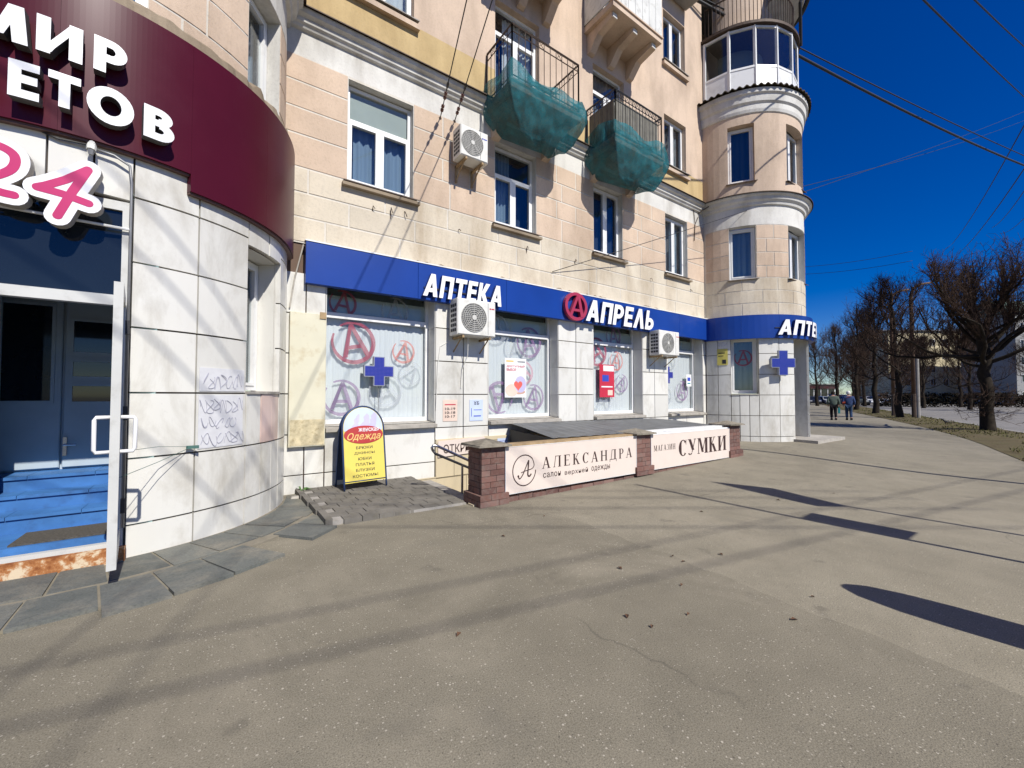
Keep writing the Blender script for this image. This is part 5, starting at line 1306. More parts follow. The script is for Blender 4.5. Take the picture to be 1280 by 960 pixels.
# ---------------------------------------------------------------- A-frame pavement sign
af = thing('sandwich_board', (1.79,-.5,.08), 'yellow and red arched sandwich board standing on the paved landing', 'sign')
def arch(w, h, n=14, z0=0, r=None):
    pts = [(-w/2, z0), (w/2, z0)]; rz = .36*(w/.6) if r is None else r
    for i in range(n+1):
        a = math.pi*i/n; pts.append((w/2*math.cos(a), h-rz + rz*math.sin(a)))
    return pts
def af_leaf(Mx, front):
    m = MB(Mx); H = 1.23
    P = [(w/2*s, 0) for w, s in ()]
    pts = [(-.315,0,0)] + [(-.315,0,.1)] + [(.315*math.cos(math.pi-math.pi*i/16), 0, H-.33+.33*math.sin(math.pi*i/16)) for i in range(17)] + [(.315,0,.1),(.315,0,0)]
    m.tube(pts, .014, 8); m.tube([(-.315,0,.12),(.315,0,.12)], .011, 6); fr = part('frame', m, 'frame_blue', af, True)
    m = MB(Mx); m.prism(arch(.605, H-.012, 16, .10, .32), -.006, .006); pn = part('panel', m, 'yellow_board' if front else 'frame_blue', af)
    if front:
        m = MB(Mx); top = [(.296*math.cos(math.pi*i/16), H-.33+.312*math.sin(math.pi*i/16)) for i in range(17)] + [(-.29,.86),(.29,.86)]; m.prism(top, -.0085, -.0065); part('picture', m, 'paper_blue', pn)
        m = MB(Mx); rr = random.Random(4)
        for i in range(16):
            x, z = rr.uniform(-.2,.2), rr.uniform(.92,1.12); r = rr.uniform(.025,.05); dd = -.0088-.0002*i; m.add([(x-r*.6,dd,z-.1),(x+r*.7,dd,z-.09),(x+r,dd,z+.02),(x+.01,dd,z+r*1.2),(x-r,dd,z+.0)], [(0,1,2,3,4)])
        part('picture_figures', m, 'lilac', pn)
        m = MB(Mx); m.prism([(.297*math.cos(2*math.pi*i/28), .80 + .135*math.sin(2*math.pi*i/28)) for i in range(28)], -.0135, -.0122); part('red_oval', m, 'red_board', pn)
        m = MB(Mx); text_flat(m, 'женская', -.08, .235, .845, .90, -.0137, .001, 0, .012); part('lettering', m, 'paper', pn)
        m = MB(Mx); text_flat(m, 'Одежда', -.25, .26, .705, .83, -.0137, .001, .35, .01); part('lettering', m, 'gold', pn)
        for i, (s, hw) in enumerate((('БРЮКИ',.125),('ДЖИНСЫ',.155),('ЮБКИ',.10),('ПЛАТЬЯ',.14),('БЛУЗКИ',.14),('КОСТЮМЫ',.19))):
            m = MB(Mx); text_flat(m, s, -hw, hw, .585-i*.083, .628-i*.083, -.0066, .001, 0, .012); part('lettering', m, 'print_black', pn)
    return pn
base = T3((1.79,-.55,.075)) @ Matrix.Rotation(R_(5), 4, 'Z')
af_leaf(base @ Matrix.Rotation(R_(-9), 4, 'X'), True)
af_leaf(base @ T3((0,.40,0)) @ Matrix.Rotation(R_(9.5), 4, 'X'), False)
# weed and a loose stone at the foot of the wall
wd = thing('weed', (1.0,-.16,.02), 'small green weed growing in the joint beside the landing', 'plant'); m = MB(); rw = random.Random(2)
for i in range(16):
    an = rw.random()*6.28; L = rw.uniform(.06,.14); h = rw.uniform(.04,.13); w = .018
    c, s = math.cos(an), math.sin(an); m.add([(1.0,-.16,.01),(1.0+c*L*.5-s*w,-.16+s*L*.5+c*w,h),(1.0+c*L,-.16+s*L,h*.9),(1.0+c*L*.5+s*w,-.16+s*L*.5-c*w,h)], [(0,1,2,3)])
part('leaves', m, 'weed', wd)
m = MB(); m.add([(.80,-.42,.0),(.94,-.45,.0),(.95,-.30,.0),(.80,-.28,.0),(.82,-.40,.05),(.92,-.42,.06),(.93,-.32,.05),(.83,-.30,.045)], [(4,5,6,7),(0,1,5,4),(1,2,6,5),(2,3,7,6),(3,0,4,7)])
solo('loose_stone', m, 'stone_slab', 'loose grey stone lying at the foot of the near turret', 'stone')

# dead leaves on the asphalt
rl = random.Random(8)
for (x, y) in ((2.76,-4.52),(2.20,-5.05),(2.23,-5.22),(2.55,-5.27),(3.35,-4.62),(3.32,-4.75),(3.75,-4.85),(3.2,-3.0),(2.9,-5.0),(3.05,-5.7),(3.5,-5.65),(6.3,-4.3),(1.2,-4.6),(4.9,-4.0),(2.4,-3.3),(7.4,-4.6)):
    m = MB(); an = rl.random()*6.28; s = rl.uniform(.014,.028); c, q = math.cos(an)*s, math.sin(an)*s; z = gz(x,y)+.004
    m.add([(x-c,y-q,z),(x+q*.6,y-c*.6,z+.012),(x+c,y+q,z+.004),(x-q*.6,y+c*.6,z+.016),(x,y,z+.003)], [(0,1,4),(1,2,4),(2,3,4),(3,0,4)])
    solo('dead_leaf', m, 'dried_leaf', 'dead brown leaf lying on the bare asphalt', 'leaf', 'dead leaves on the asphalt', False, (x,y,z))

# ---------------------------------------------------------------- street poles outside the frame whose shadows fall on the asphalt
t = thing('sign_pole', (5.86,-8.2,0), 'thin steel pole carrying a narrow upright sign plate', 'pole')
m = MB(); m.tube([(5.86,-8.2,-.1),(5.86,-8.2,5.48)], .028, 8); part('post', m, 'zinc', t)
m = MB(); m.box(5.89,6.24,-8.215,-8.2,2.40,3.30); part('sign_plate', m, 'pvc_white', t)
t = thing('sign_pole', (6.98,-8.4,0), 'thin steel pole carrying a slanted arrow board', 'pole')
m = MB(); m.tube([(6.98,-8.4,-.1),(6.98,-8.4,3.7)], .026, 8); part('post', m, 'zinc', t)
m = MB(); m.prism([(6.98,5.16),(7.30,4.35),(6.98,3.34),(6.66,3.60)], -8.43, -8.415); m.prism([(6.96,3.4),(7.0,3.4),(7.0,5.0),(6.96,5.0)], -8.412, -8.40); part('sign_plate', m, 'pvc_white', t)
t = thing('shadow_caster', (4.02,-7.2,0), 'added unseen round-topped shadow bollard at the pavement edge', 'caster')  # added out of view, shaped only to cast the blunt shadow on the asphalt
m = MB(); m.lathe([(.20,0),(.20,.9),(.185,1.1),(.14,1.28),(.07,1.39),(.001,1.42)], 4.02, -7.2, 0, 360, 20); part('shaft', m, 'concrete', t, True); m = MB(); m.lathe([(.24,0),(.24,.12),(.2,.16)], 4.02, -7.2, 0, 360, 20); part('foot', m, 'concrete', t, True)
t = thing('lamp_post', (11.02,-8.3,0), 'tall grey lamp post on the verge opposite the far turret', 'lamp post')
m = MB(); m.tube([(11.02,-8.3,-.1),(11.02,-8.3,4),(11.02,-8.3,9.5)], [.075,.065,.05], 10); part('post', m, 'concrete', t)
m = MB(); m.tube([(11.02,-8.3,9.4),(11.02,-8.6,9.75),(11.02,-9.6,9.9)], .03, 8); part('arm', m, 'zinc', t); m = MB(); m.box(10.94,11.1,-10.1,-9.5,9.85,9.97); part('lamp_head', m, 'zinc', t)

# ---------------------------------------------------------------- overhead wires
def wire(a, b, sag, r, label, n=18, extra=None):
    a, b = Vector(a), Vector(b); pts = []
    for i in range(n+1):
        u = i/n; p = a.lerp(b, u); p.z -= sag*4*u*(1-u); pts.append(p)
    m = MB(); m.tube(pts, r, 5)
    if extra: extra(m, a, b, sag)
    return solo('overhead_wire', m, 'cable_black', label, 'wire', 'overhead wires', True)
wire((10.88,-.05,13.44), (62,-8.0,18.9), .9, .05, 'thick bundled cable running from the upper wall across the sky', 30)
wire((10.9,-.06,13.55), (62,-8.1,19.0), .45, .024, 'thinner cable running just above the thick cable bundle', 30)
wire((9.5,-4.0,11.2), (62,-4.9,27.2), .2, .028, 'single wire crossing the top right of the sky, left of two')
wire((11.5,-4.9,10.9), (55,-5.3,28.4), .2, .024, 'single wire crossing the top right corner of the sky')
wire((12.0,-.22,7.12), (50,-4.4,22.6), .3, .010, 'thin wire rising from the cornice at the far turret')
wire((5.9,-.03,4.18), (38,-5.4,18.1), .25, .008, 'thin wire rising from the cream wall above the round logo')
wire((87.5,4.84,23.8), (33,-5.75,16.7), .6, .03, 'highest wire sloping down behind the big bare tree')
wire((88.1,4.4,22.3), (33,-5.7,14.2), .6, .03, 'second wire sloping down behind the big bare tree')
wire((77,.03,22.1), (36,-5.4,13.9), .5, .025, 'third wire sloping down behind the big bare tree')
wire((77.8,-.5,21.4), (36,-5.4,12.1), .5, .02, 'lowest wire sloping down behind the big bare tree')
wire((69.2,17.8,20.4), (68.9,5.7,19.2), .3, .025, 'upper of two far wires right of the far turret')
wire((69.1,17.8,19.3), (68.8,5.7,18.0), .3, .025, 'lower of two far wires right of the far turret')
# wires that pass high behind the camera and shade the asphalt
wire((-25,-8.25,9), (24,-17.1,9), .1, .011, 'upper street cable passing high over the pavement')
wire((-25,-8.3,8.9), (22,-17.7,9.1), .1, .013, 'lower street cable passing high over the pavement')
for k_, dz in enumerate((0,-.5,-1.15,-2.1)):  # added out of view, set so their shadows streak the near turret's tiles
    wire((-9,-.1,7.6+dz), (9,-18.4,13.1+dz), .05, .013, ('first','second','third','fourth')[k_] + ' slanting cable added out of view to streak the near turret with shadow')
# span wires anchored to the wall with strings of insulators
def span(a, d, label):
    t = thing('span_wire', a, label, 'wire', 'span wires anchored on the wall'); a, d = Vector(a), Vector(d)
    P = lambda y: a + d*(-y/ -d.y) if False else a + d*((y - a.y)/d.y)
    m = MB(); m.tube([a, P(-1), P(-4), P(-9), P(-17)], .009, 5); part('strand', m, 'cable_black', t)
    m = MB(); m.tube([a + Vector((0,.03,0)), a], .03, 6); part('anchor', m, 'iron_brown', t)
    for y in (-.16,-.24,-.42,-.50):
        m = MB(); q = P(y); r = P(y-.06); m.tube([q, q.lerp(r,.2), q.lerp(r,.8), r], [.012,.03,.03,.012], 8); part('insulator', m, 'ceramic', t)
    m = MB(); q = P(-.62); m.tube([q, P(-.66), P(-.72), P(-.76)], [.01,.022,.022,.01], 6); part('turnbuckle', m, 'dark_metal', t)
span((3.213,-.01,6.571), (-.55,-2,.32), 'left span wire with brown insulators above the first upper window')
span((3.509,-.01,6.627), (-.43,-2,.5), 'right span wire with brown insulators above the wall air conditioner')
# bracket with chains at the end of the main wall
m = MB(); m.tube([(11.75,-.01,7.0),(11.9,-.25,7.15),(12.3,-.3,7.25)], .015, 5); m.tube([(11.5,-.02,7.05),(11.55,-.03,6.6),(11.75,-.03,6.9)], .012, 4); m.tube([(11.55,-.03,6.6),(11.5,-.03,6.1)], .012, 4)
solo('wire_bracket', m, 'iron_brown', 'rusty wire bracket with hanging chains where the wall meets the far turret', 'bracket')

# stray hooks and rods on the cream band
rh = random.Random(12); 
m = MB()
for x in (2.0,2.3,2.55,3.6,5.2,6.6,9.4,11.3): m.tube([(x,-.005,4.66-rh.random()*.3),(x,-.05,4.66-rh.random()*.1),(x+.03,-.05,4.55)], .008, 4)
part('wall_hooks', m, 'iron_brown', bld)
m = MB()
for x0 in (2.7,4.4,5.8,6.9,9.0):
    P = [(x0,3.775)]; n = 9
    for i in range(n): P.append((x0+.09*(n-1-i)*1.0+rh.uniform(-.02,.02), 3.80+rh.random()*.07))
    P = [(x0,3.79)] + [(x0+.09*i, 3.80+rh.random()*.07) for i in range(1,n)] + [(x0+.09*n,3.79)]
    m.prism(P, -.0185, -.0165)
part('plaster_scars', m, 'raw_plaster', bld)

# ---------------------------------------------------------------- trees
def grow(seed, H, trunk_h, r0, spread, nl, ns, nt, tw=3, leader=True):
    rr = random.Random(seed); tm = MB(); cm = MB()
    def rv(s): return Vector((rr.uniform(-s,s), rr.uniform(-s,s), rr.uniform(-s,s)))
    pts = [Vector((0,0,-.15)), Vector((0,0,.15))]; rad = [r0*1.4, r0*1.12]
    k = 9; lean = Vector((rr.uniform(-.05,.05), rr.uniform(-.05,.05), 1)); top_h = H*.86 if leader else trunk_h
    for i in range(1, k+1):
        t = i/k; pts.append(Vector((lean.x*top_h*t, lean.y*top_h*t, top_h*t)) + rv(.08)); rad.append(r0*(1.02 - (.85 if leader else .25)*t) + r0*rr.uniform(-.05,.07))
    tm.tube(pts, rad, 12)
    def branch(mb, p, d, L, r, up, n, wob, sides, tip=.3):
        q = [p.copy()]; rs_ = [r]; d = d.normalized()
        for i in range(n):
            d = (d + rv(wob) + Vector((0,0,up))).normalized(); p = p + d*(L/n); q.append(p.copy()); rs_.append(max(r*(1-(1-tip)*(i+1)/n), .004))
        mb.tube(q, rs_, sides, False); return q, rs_, d
    def at(q, lo): t2 = rr.uniform(lo,1.0)*(len(q)-1); u = int(min(t2, len(q)-2)); return u, q[u].lerp(q[u+1], t2-u), (q[u+1]-q[u]).normalized()
    def twigs(q, L3, count):
        for m_ in range(count):
            u, p, d = at(q, .15); l3 = L3*rr.uniform(.5,1.2)
            q3, r3, _ = branch(cm, p, d*.7 + rv(.85) + Vector((0,0,.3)), l3, .0085, .06, 3, .22, 3)
            for _k in range(tw):
                u3, p3, d4 = at(q3, .1); branch(cm, p3, d4 + rv(.9), l3*rr.uniform(.3,.6), .0055, .03, 2, .2, 3)
    for i in range(nl):
        a = 2*math.pi*i*.382 + rr.uniform(-.3,.3); f = i/(nl-1); el = .05 + 1.05*f + rr.uniform(-.15,.15)
        d = Vector((math.cos(a)*math.cos(el), math.sin(a)*math.cos(el), math.sin(el)))
        hz = trunk_h*.62 + (top_h-trunk_h*.62)*(f*.92 if leader else f); t = hz/top_h*k + 1; u = int(min(t, k)); st = pts[u].lerp(pts[min(u+1,k+1)], t-u)
        L = (spread*max(.3,math.cos(el)) + .45*(H-st.z)*max(0,math.sin(el)))*rr.uniform(.75,1.1)*(1-.35*f)
        q, rq, dd = branch(tm, st, d, L, max(.04, rad[u]*rr.uniform(.32,.5)), .05 + .05*(1-f), 8, .34, 6, .35)
        twigs(q[2:], .5*H/9, nt)
        for j in range(ns):
            u2, p, d0 = at(q, .2); L2 = min(1.9*H/9, max(.5, (H-p.z)*.6))*rr.uniform(.45,1.0)
            q2, r2, _ = branch(cm, p, d0*.45 + rv(.55) + Vector((0,0,.8)), L2, max(.016, rq[u2]*.3), .12, 5, .24, 4, .35)
            twigs(q2, .55*H/9, nt)
    for i in range(nl*2):
        t = rr.uniform(.25,.6)*k; u = int(min(t,k-1)); p = pts[u].lerp(pts[u+1], t-u); a = rr.random()*6.28
        q, rq, _ = branch(cm, p, Vector((math.cos(a),math.sin(a),-.05)), rr.uniform(.5,1.4)*H/9, .012, .0, 4, .3, 3)
        twigs(q, .45*H/9, 3)
    return tm, cm
def tree(loc, tm, cm, label, rz=0, s=1.0, group='bare lime trees along the verge'):
    t = thing('lime_tree', loc, label, 'tree', group); t.rotation_euler = (0,0,rz); t.scale = (s,s,s)
    link('trunk', tm, t); link('crown', cm, t); return t
G1 = grow(21, 8.6, 4.2, .21, 4.0, 22, 16, 9, 4, False); g1 = (G1[0].mesh('trunk','bark',(0,0,0),True), G1[1].mesh('crown','twig'))
G2 = grow(5, 9.8, 4.0, .19, 2.8, 20, 12, 6, 3); g2 = (G2[0].mesh('trunk','bark',(0,0,0),True), G2[1].mesh('crown','twig'))
G3 = grow(9, 10.0, 4.4, .20, 2.7, 20, 12, 6, 3); g3 = (G3[0].mesh('trunk','bark',(0,0,0),True), G3[1].mesh('crown','twig'))
tree((25.3,-4.31,0), *g1, 'big bare lime tree with thick trunk nearest the camera on the verge', .4)
tree((36.2,.55,0), *g2, 'second nearest bare tree beside the pole pair', 1.0)
tree((42.2,3.2,0), *g3, 'third bare tree on the verge in front of parked cars', 2.0)
tree((52.3,7.1,0), *g2, 'fourth bare tree on the verge right of the two walkers', 3.1, 1.08)
tree((61,11.2,0), *g3, 'fifth bare tree on the verge behind the walkers', 4.4, 1.05)
tree((71,16.6,0), *g2, 'farthest verge tree beside the turret edge', .3, 1.1)
for i, (u, s, lab) in enumerate((((60,-9.5,-.12),1.0,'bare tree across the road at the right picture edge'),((66,-4.5,-.12),1.0,'bare tree across the road right of the big trunk'),((70,1.5,-.12),1.05,'bare tree across the road just left of the big trunk'),((80,13.5,-.12),1.15,'bare tree across the road near the burgundy car'),((74,6,-.12),1.0,'bare tree across the road behind the hooked posts'),((78,-3,-.12),1.0,'bare tree across the road in front of the grey building'),((84,4,-.12),1.05,'bare tree across the road right of the cream house'),((87,8.5,-.12),1.1,'bare tree across the road in front of the cream house'),((92,12,-.12),1.15,'bare tree across the road left of the cream house'),((97,19.5,-.12),1.2,'bare tree behind the parked cars'),((101,23,-.12),1.2,'bare tree far behind the two walkers'),((112,14,-.12),1.3,'bare tree far back between house and cars'),((118,24,-.12),1.35,'farthest bare tree behind the parked cars'))):
    tree(u, *((g2, g3)[i % 2]), lab, i*1.3, s, 'bare trees across the road')

# two old posts with hooked tops near the second tree
for (x, y, h, lab) in ((38.3,1.3,8.8,'left of two brown posts with hooked tops on the verge'),(36.6,-.05,8.7,'right of two brown posts with hooked tops on the verge')):
    t = thing('hooked_post', (x,y,0), lab, 'post', 'hooked posts'); m = MB()
    m.tube([(x,y,-.1),(x,y,1.6)], .12, 8); part('base', m, 'iron_brown', t)
    m = MB(); m.tube([(x,y,1.601),(x,y,h-.7),(x+.1,y-.1,h-.25),(x+.4,y-.4,h),(x+.9,y-.8,h+.1)], [.11,.10,.09,.08,.06], 8); part('shaft', m, plain('post_brown_'+str(h), (.13,.075,.045), .8).mat, t, True)
t = thing('concrete_post', (36.1,-.35,0), 'pale concrete post between second tree and road', 'post'); m = MB(); m.tube([(36.1,-.35,-.1),(36.1,-.35,3.9)], .085, 8); part('shaft', m, 'concrete', t)

# ---------------------------------------------------------------- hedge and houses across the road
m = MB(); rr = random.Random(31)
A_, B_ = Vector((79,11.5,0)), Vector((99,-11,0))
for i in range(7000):
    p = A_.lerp(B_, rr.random()) + Vector((rr.uniform(-.7,.7), rr.uniform(-.7,.7), -.12)); h = 1.9 + .35*mnoise.noise(p*.6); p.z += rr.random()**.8*h
    s = .30; d1 = Vector((rr.uniform(-1,1),rr.uniform(-1,1),rr.uniform(-1,1)))*s; d2 = Vector((rr.uniform(-1,1),rr.uniform(-1,1),rr.uniform(-1,1)))*s; m.add([p,p+d1,p+d1*.4+d2], [(0,1,2)])
solo('hedge', m, 'hedge_leaf', 'dark leafless hedge along the far side of the road', 'hedge', None, False, tuple(A_))
def house(loc, rz, w, h, floors, cols, wallm, roofm, label, rh=1.2):
    t = thing('far_house', loc, label, 'building'); t.rotation_euler = (0,0,rz)
    def lp(name, mb, mt, par=t): o = link(name, mb.mesh(name, mt), par); return o
    m = MB(); m.box(-w/2,w/2,0,10,-.2,h); lp('wall', m, wallm)
    m = MB(); m.add([(-w/2-.4,-.4,h),(w/2+.4,-.4,h),(w/2+.4,10.4,h),(-w/2-.4,10.4,h),(-w/2-.4,5,h+rh),(w/2+.4,5,h+rh)], [(0,1,5,4),(3,2,5,4),(0,3,4),(1,2,5),(0,1,2,3)]); lp('roof', m, roofm)
    fh = (h-1.2)/floors; wm = pm = None
    for i in range(floors):
        for j in range(cols):
            x = -w/2 + w*(j+.5)/cols; z = .9 + fh*i
            if wm is None:
                q = MB(); q.box(-.62,.62,-.05,.0,0,.06); q.box(-.62,.62,-.05,0,1.44,1.5); q.box(-.62,-.55,-.05,0,.06,1.44); q.box(.55,.62,-.05,0,.06,1.44); q.box(-.03,.03,-.045,0,.06,1.44); wm = q.mesh('window','pvc_white')
                q = MB(); q.box(-.56,.56,-.02,.0,.05,1.45); pm = q.mesh('pane','dark_glass')
            o = link('window', wm, t, (x,-.001,z)); link('pane', pm, o)
    return t
house((136,13.0,-.13), R_(-35.2-0), 26, 16.5, 5, 9, 'far_wall_cream', 'roof_sheet', 'cream apartment block behind the bare trees across the road')
house((130,-4.5,-.13), R_(-38), 20, 17.5, 5, 7, 'far_wall_grey', 'far_roof_green', 'grey apartment block with green roof at the right edge across the road', 3)
# kiosk far along the street
kk = thing('kiosk', (101.5,26,-.13), 'far glazed kiosk with a red band beside the turret edge', 'kiosk'); kk.rotation_euler = (0,0,R_(-35))
def lp(name, mb, mt): return link(name, mb.mesh(name, mt), kk)
m = MB(); m.box(-3,3,0,4,0,.9); lp('base_wall', m, 'far_wall_grey'); m = MB(); m.box(-2.95,2.95,.05,3.95,.9,3.1); lp('glazing', m, 'dark_glass')
m = MB()
for i in range(5): m.box(-3+1.45*i, -2.85+1.45*i, -.03, .04, .9, 3.1)
lp('mullions', m, 'pvc_white'); m = MB(); m.box(-3.1,3.1,-.2,4.1,3.1,3.9); lp('red_band', m, 'car_burgundy'); m = MB(); m.box(-3.3,3.3,-.4,4.3,3.9,4.05); lp('roof', m, 'concrete')

# ---------------------------------------------------------------- cars
def car_meshes(van=False):
    # side profile (x forward, z), half width w
    if van: low = [(-2.3,.35),(2.3,.35),(2.38,.6),(2.32,.95),(1.55,1.10),(.85,1.80),(-2.2,1.88),(-2.32,1.3)]
    else: low = [(-2.15,.32),(2.15,.32),(2.25,.55),(2.18,.82),(1.15,.98),(.45,1.50),(-1.3,1.54),(-2.0,1.05),(-2.2,.95),(-2.24,.6)]
    m = MB(); w = .86; n = len(low)
    def yy(z): return w if z < 1.0 else w - (z-1.0)*.32
    m.add([(x,-yy(z),z) for x,z in low] + [(x,yy(z),z) for x,z in low], [tuple(range(n)), tuple(range(2*n-1,n-1,-1))] + [(i,(i+1)%n,(i+1)%n+n,i+n) for i in range(n)])
    win = MB()
    if van: A, B = (1.55,1.10), (.85,1.80)
    else: A, B = (1.15,.98), (.45,1.50)
    e = .012; f = lambda t: (A[0]+(B[0]-A[0])*t+e, A[1]+(B[1]-A[1])*t+e); a, b = f(.12), f(.9)
    win.add([(a[0],-yy(a[1])*.88,a[1]),(a[0],yy(a[1])*.88,a[1]),(b[0],yy(b[1])*.88,b[1]),(b[0],-yy(b[1])*.88,b[1])], [(0,1,2,3)])
    side = MB(); zt = 1.72 if van else 1.44; zb = 1.15 if van else 1.04; xr = -2.0 if van else -1.45
    for s in (-1,1): side.add([(A[0]-.30,s*(yy(zb)+e),zb),(B[0]-.02,s*(yy(zt)+e),zt),(xr+.25,s*(yy(zt)+e),zt),(xr,s*(yy(zb)+e),zb)], [(0,1,2,3)])
    wh = MB(); wh.disc(0,-.1,0,.32,.2,18,'y'); rim = MB(); rim.disc(0,-.108,0,.19,.216,12,'y')
    hl = MB(); hl.box(-.04,.03,-.16,.16,-.07,.07)
    gr = MB(); gr.box(-.02,.02,-.4,.4,-.07,.06); bp = MB(); bp.box(-.03,.05,-.84,.84,-.1,.08)
    return m.mesh('body','car_white'), win.mesh('windscreen','dark_glass'), side.mesh('side_window','dark_glass'), wh.mesh('wheel','rubber'), rim.mesh('rim','steel'), hl.mesh('headlight','headlight'), gr.mesh('grille','dark_metal'), bp.mesh('bumper','dark_metal')
CM = {False: car_meshes(), True: car_meshes(True)}
def car(loc, rz, paint, label, van=False):
    b, w, s, wh, ri, hl, gr, bp = CM[van]; t = thing('parked_car', loc, label, 'car', 'cars parked along the far street'); t.rotation_euler = (0,0,rz)
    bb = b.copy(); bb.materials[0] = M[paint]; body = link('body', bb, t); link('windscreen', w, t); link('side_window', s, t)
    for x in (-1.35,1.38):
        for y in (-.78,.78): o = link('wheel', wh, t, (x,y,.32)); link('rim', ri, o)
    xf = 2.30 if van else 2.19
    for y in (-.62,.62): link('headlight', hl, t, (xf,y,.74))
    link('grille', gr, t, (xf+.03,0,.72)); link('bumper', bp, t, (xf-.02,0,.45))
hd = math.atan2(-.40,-.92)
car((85.4,21.8,-.12), hd, 'car_dark', 'dark parked car nearest the turret edge')
car((86.6,20.4,-.12), hd+.25, 'car_silver', 'silver parked car left of the man in the green jacket')
car((88.6,18.8,-.12), hd+.5, 'car_blue', 'dark blue parked van between the two walkers', True)
car((91.0,17.1,-.12), hd+.1, 'car_olive', 'olive parked car half hidden by the white one')
car((91.6,15.9,-.12), hd+.35, 'car_white', 'white parked car facing the camera between tree trunks')
car((94.2,14.5,-.12), hd+.2, 'car_white', 'white parked van right of the third tree trunk', True)
car((94.6,13.7,-.12), hd+.3, 'car_burgundy', 'burgundy parked car beside the white van')

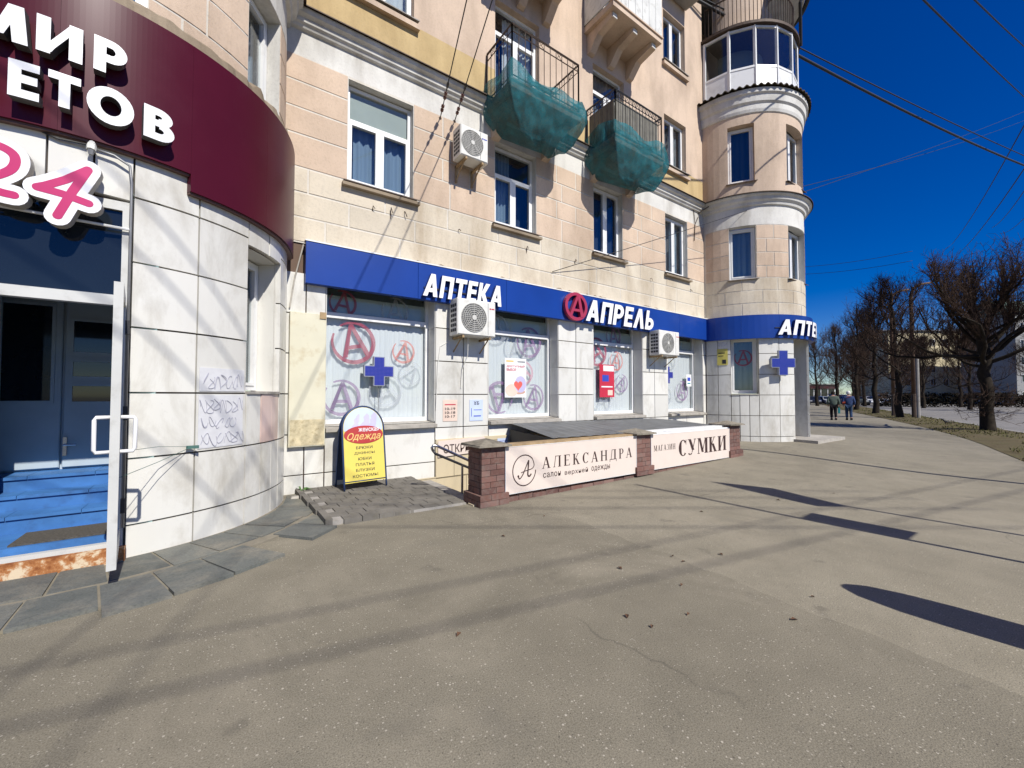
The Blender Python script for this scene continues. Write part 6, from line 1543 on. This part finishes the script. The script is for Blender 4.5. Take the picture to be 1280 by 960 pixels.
# ---------------------------------------------------------------- two walkers seen from behind
def skin_mesh(name, pts, edges, mat, parent, sub=2, root=0):
    me = bpy.data.meshes.new(name); me.from_pydata([p[0] for p in pts], edges, []); me.materials.append(M[mat])
    o = link(name, me, parent); md = o.modifiers.new('skin','SKIN'); md.use_smooth_shade = True
    lay = me.skin_vertices[0].data
    for i, p in enumerate(pts): lay[i].radius = p[1] if isinstance(p[1], tuple) else (p[1], p[1]); lay[i].use_root = (i == root)
    if sub: s = o.modifiers.new('sub','SUBSURF'); s.levels = sub; s.render_levels = sub
    return o
def walker(loc, rz, s, jacket, legs, hat, hatm, label, bag):
    t = thing('person', loc, label, 'person'); t.rotation_euler = (0,0,rz); t.scale = (s,s,s)
    # local: x = forward, y = left
    B = [((0,0,.95),(.13,.16)),((0,0,1.2),(.12,.16)),((.01,0,1.40),(.11,.17)),((.02,0,1.50),.06),((.03,0,1.56),.055),((.04,0,1.64),.09),((.03,0,1.72),.085),
         ((0,.09,.88),.095),((.10,.095,.50),.065),((-.02,.10,.10),.045),((.10,.10,.03),.04),
         ((0,-.09,.88),.095),((.02,-.095,.50),.065),((-.16,-.10,.13),.045),((-.06,-.10,.03),.04),
         ((.0,.20,1.40),.06),((-.06,.27,1.13),.048),((.06,.26,.92),.036),((.10,.25,.82),.038),
         ((.0,-.20,1.40),.06),((-.02,-.27,1.13),.048),((.10,-.26,.92),.036),((.13,-.25,.82),.038)]
    E_ = [(0,1),(1,2),(2,3),(3,4),(4,5),(5,6),(0,7),(7,8),(8,9),(9,10),(0,11),(11,12),(12,13),(13,14),(2,15),(15,16),(16,17),(17,18),(2,19),(19,20),(20,21),(21,22)]
    skin_mesh('body', B, E_, 'skin', t)
    J_ = [((0,0,.84),(.155,.20)),((0,0,1.1),(.15,.195)),((.01,0,1.36),(.14,.205)),((.02,0,1.49),.09),((.0,.21,1.40),.075),((-.06,.28,1.13),.066),((.06,.27,.93),.055),((.0,-.21,1.40),.075),((-.02,-.28,1.13),.066),((.10,-.27,.93),.055)]
    skin_mesh('jacket', J_, [(0,1),(1,2),(2,3),(2,4),(4,5),(5,6),(2,7),(7,8),(8,9)], jacket, t)
    L_ = [((0,0,.92),(.14,.17)),((0,.09,.86),.11),((.10,.095,.50),.085),((-.02,.10,.12),.065),((0,-.09,.86),.11),((.02,-.095,.50),.085),((-.16,-.10,.15),.065)]
    skin_mesh('trousers', L_, [(0,1),(1,2),(2,3),(0,4),(4,5),(5,6)], legs, t)
    for (x, y, z) in ((0,.10,.0),(-.14,-.10,.02)):
        m = MB(); m.prism([(x-.09,z),(x+.17,z),(x+.16,z+.05),(x+.03,z+.11),(x-.09,z+.12)], y-.05, y+.05); link('shoe', m.mesh('shoe','trousers_black'), t)
    m = MB(); m.lathe([(.001,1.80*1),(.07,1.785),(.108,1.73),(.115,1.65),(.10,1.60)] if hat else [(.001,1.775),(.06,1.765),(.098,1.72),(.104,1.65),(.092,1.58)], .03, 0, 0, 360, 20); link('hat' if hat else 'hair', m.mesh('hat', hatm), t)
    bag(t)
hd2 = math.atan2(.36,.93)
def bag1(t):
    m = MB(); m.box(.02,.22,-.33,-.23,.42,.74); o = link('carrier_bag', m.mesh('carrier_bag','bag_teal'), t); m = MB(); m.tube([(.06,-.28,.74),(.12,-.28,.84),(.18,-.28,.74)], .008, 4); link('bag_handle', m.mesh('bag_handle','bag_teal'), o)
def bag2(t):
    m = MB(); m.prism([(-.10,.95),(.14,.95),(.17,1.05),(.10,1.22),(-.06,1.22),(-.13,1.05)], .17, .31); o = link('shoulder_bag', m.mesh('shoulder_bag','bag_red'), t); m = MB(); m.tube([(.02,.24,1.2),(-.14,.1,1.38),(-.1,-.12,1.46)], .012, 4); link('bag_strap', m.mesh('bag_strap','bag_red'), o)
walker((30.2,2.3,gz(30.2,2.3)), hd2, .98, 'jacket_green', 'trousers_black', False, 'hair_dark', 'person in grey-green jacket and black trousers walking away with a teal bag', bag1)
walker((30.9,1.75,gz(31,1.8)), hd2, .98, 'jacket_blue', 'jeans', True, 'hat_white', 'person in white hat, blue jacket and jeans walking away with a red bag', bag2)
# a crow on the verge
cr = thing('crow', (29.0,-2.6,.08), 'small dark crow standing on the verge left of the big tree', 'bird'); cr.rotation_euler = (0,0,2.2)
skin_mesh('body', [((0,0,.12),(.05,.045)),((.08,0,.16),.045),((.13,0,.22),.028),((.17,0,.25),.03),((.23,0,.245),.007),((-.10,0,.10),.03),((-.22,0,.09),(.022,.008)),((.02,.02,.06),.012),((.03,.02,.0),.006),((.02,-.02,.06),.012),((.03,-.02,.0),.006)], [(0,1),(1,2),(2,3),(3,4),(0,5),(5,6),(0,7),(7,8),(0,9),(9,10)], 'cable_black', cr)
print('objects', len(bpy.data.objects), 'tris', sum(len(m.polygons) for m in bpy.data.meshes))
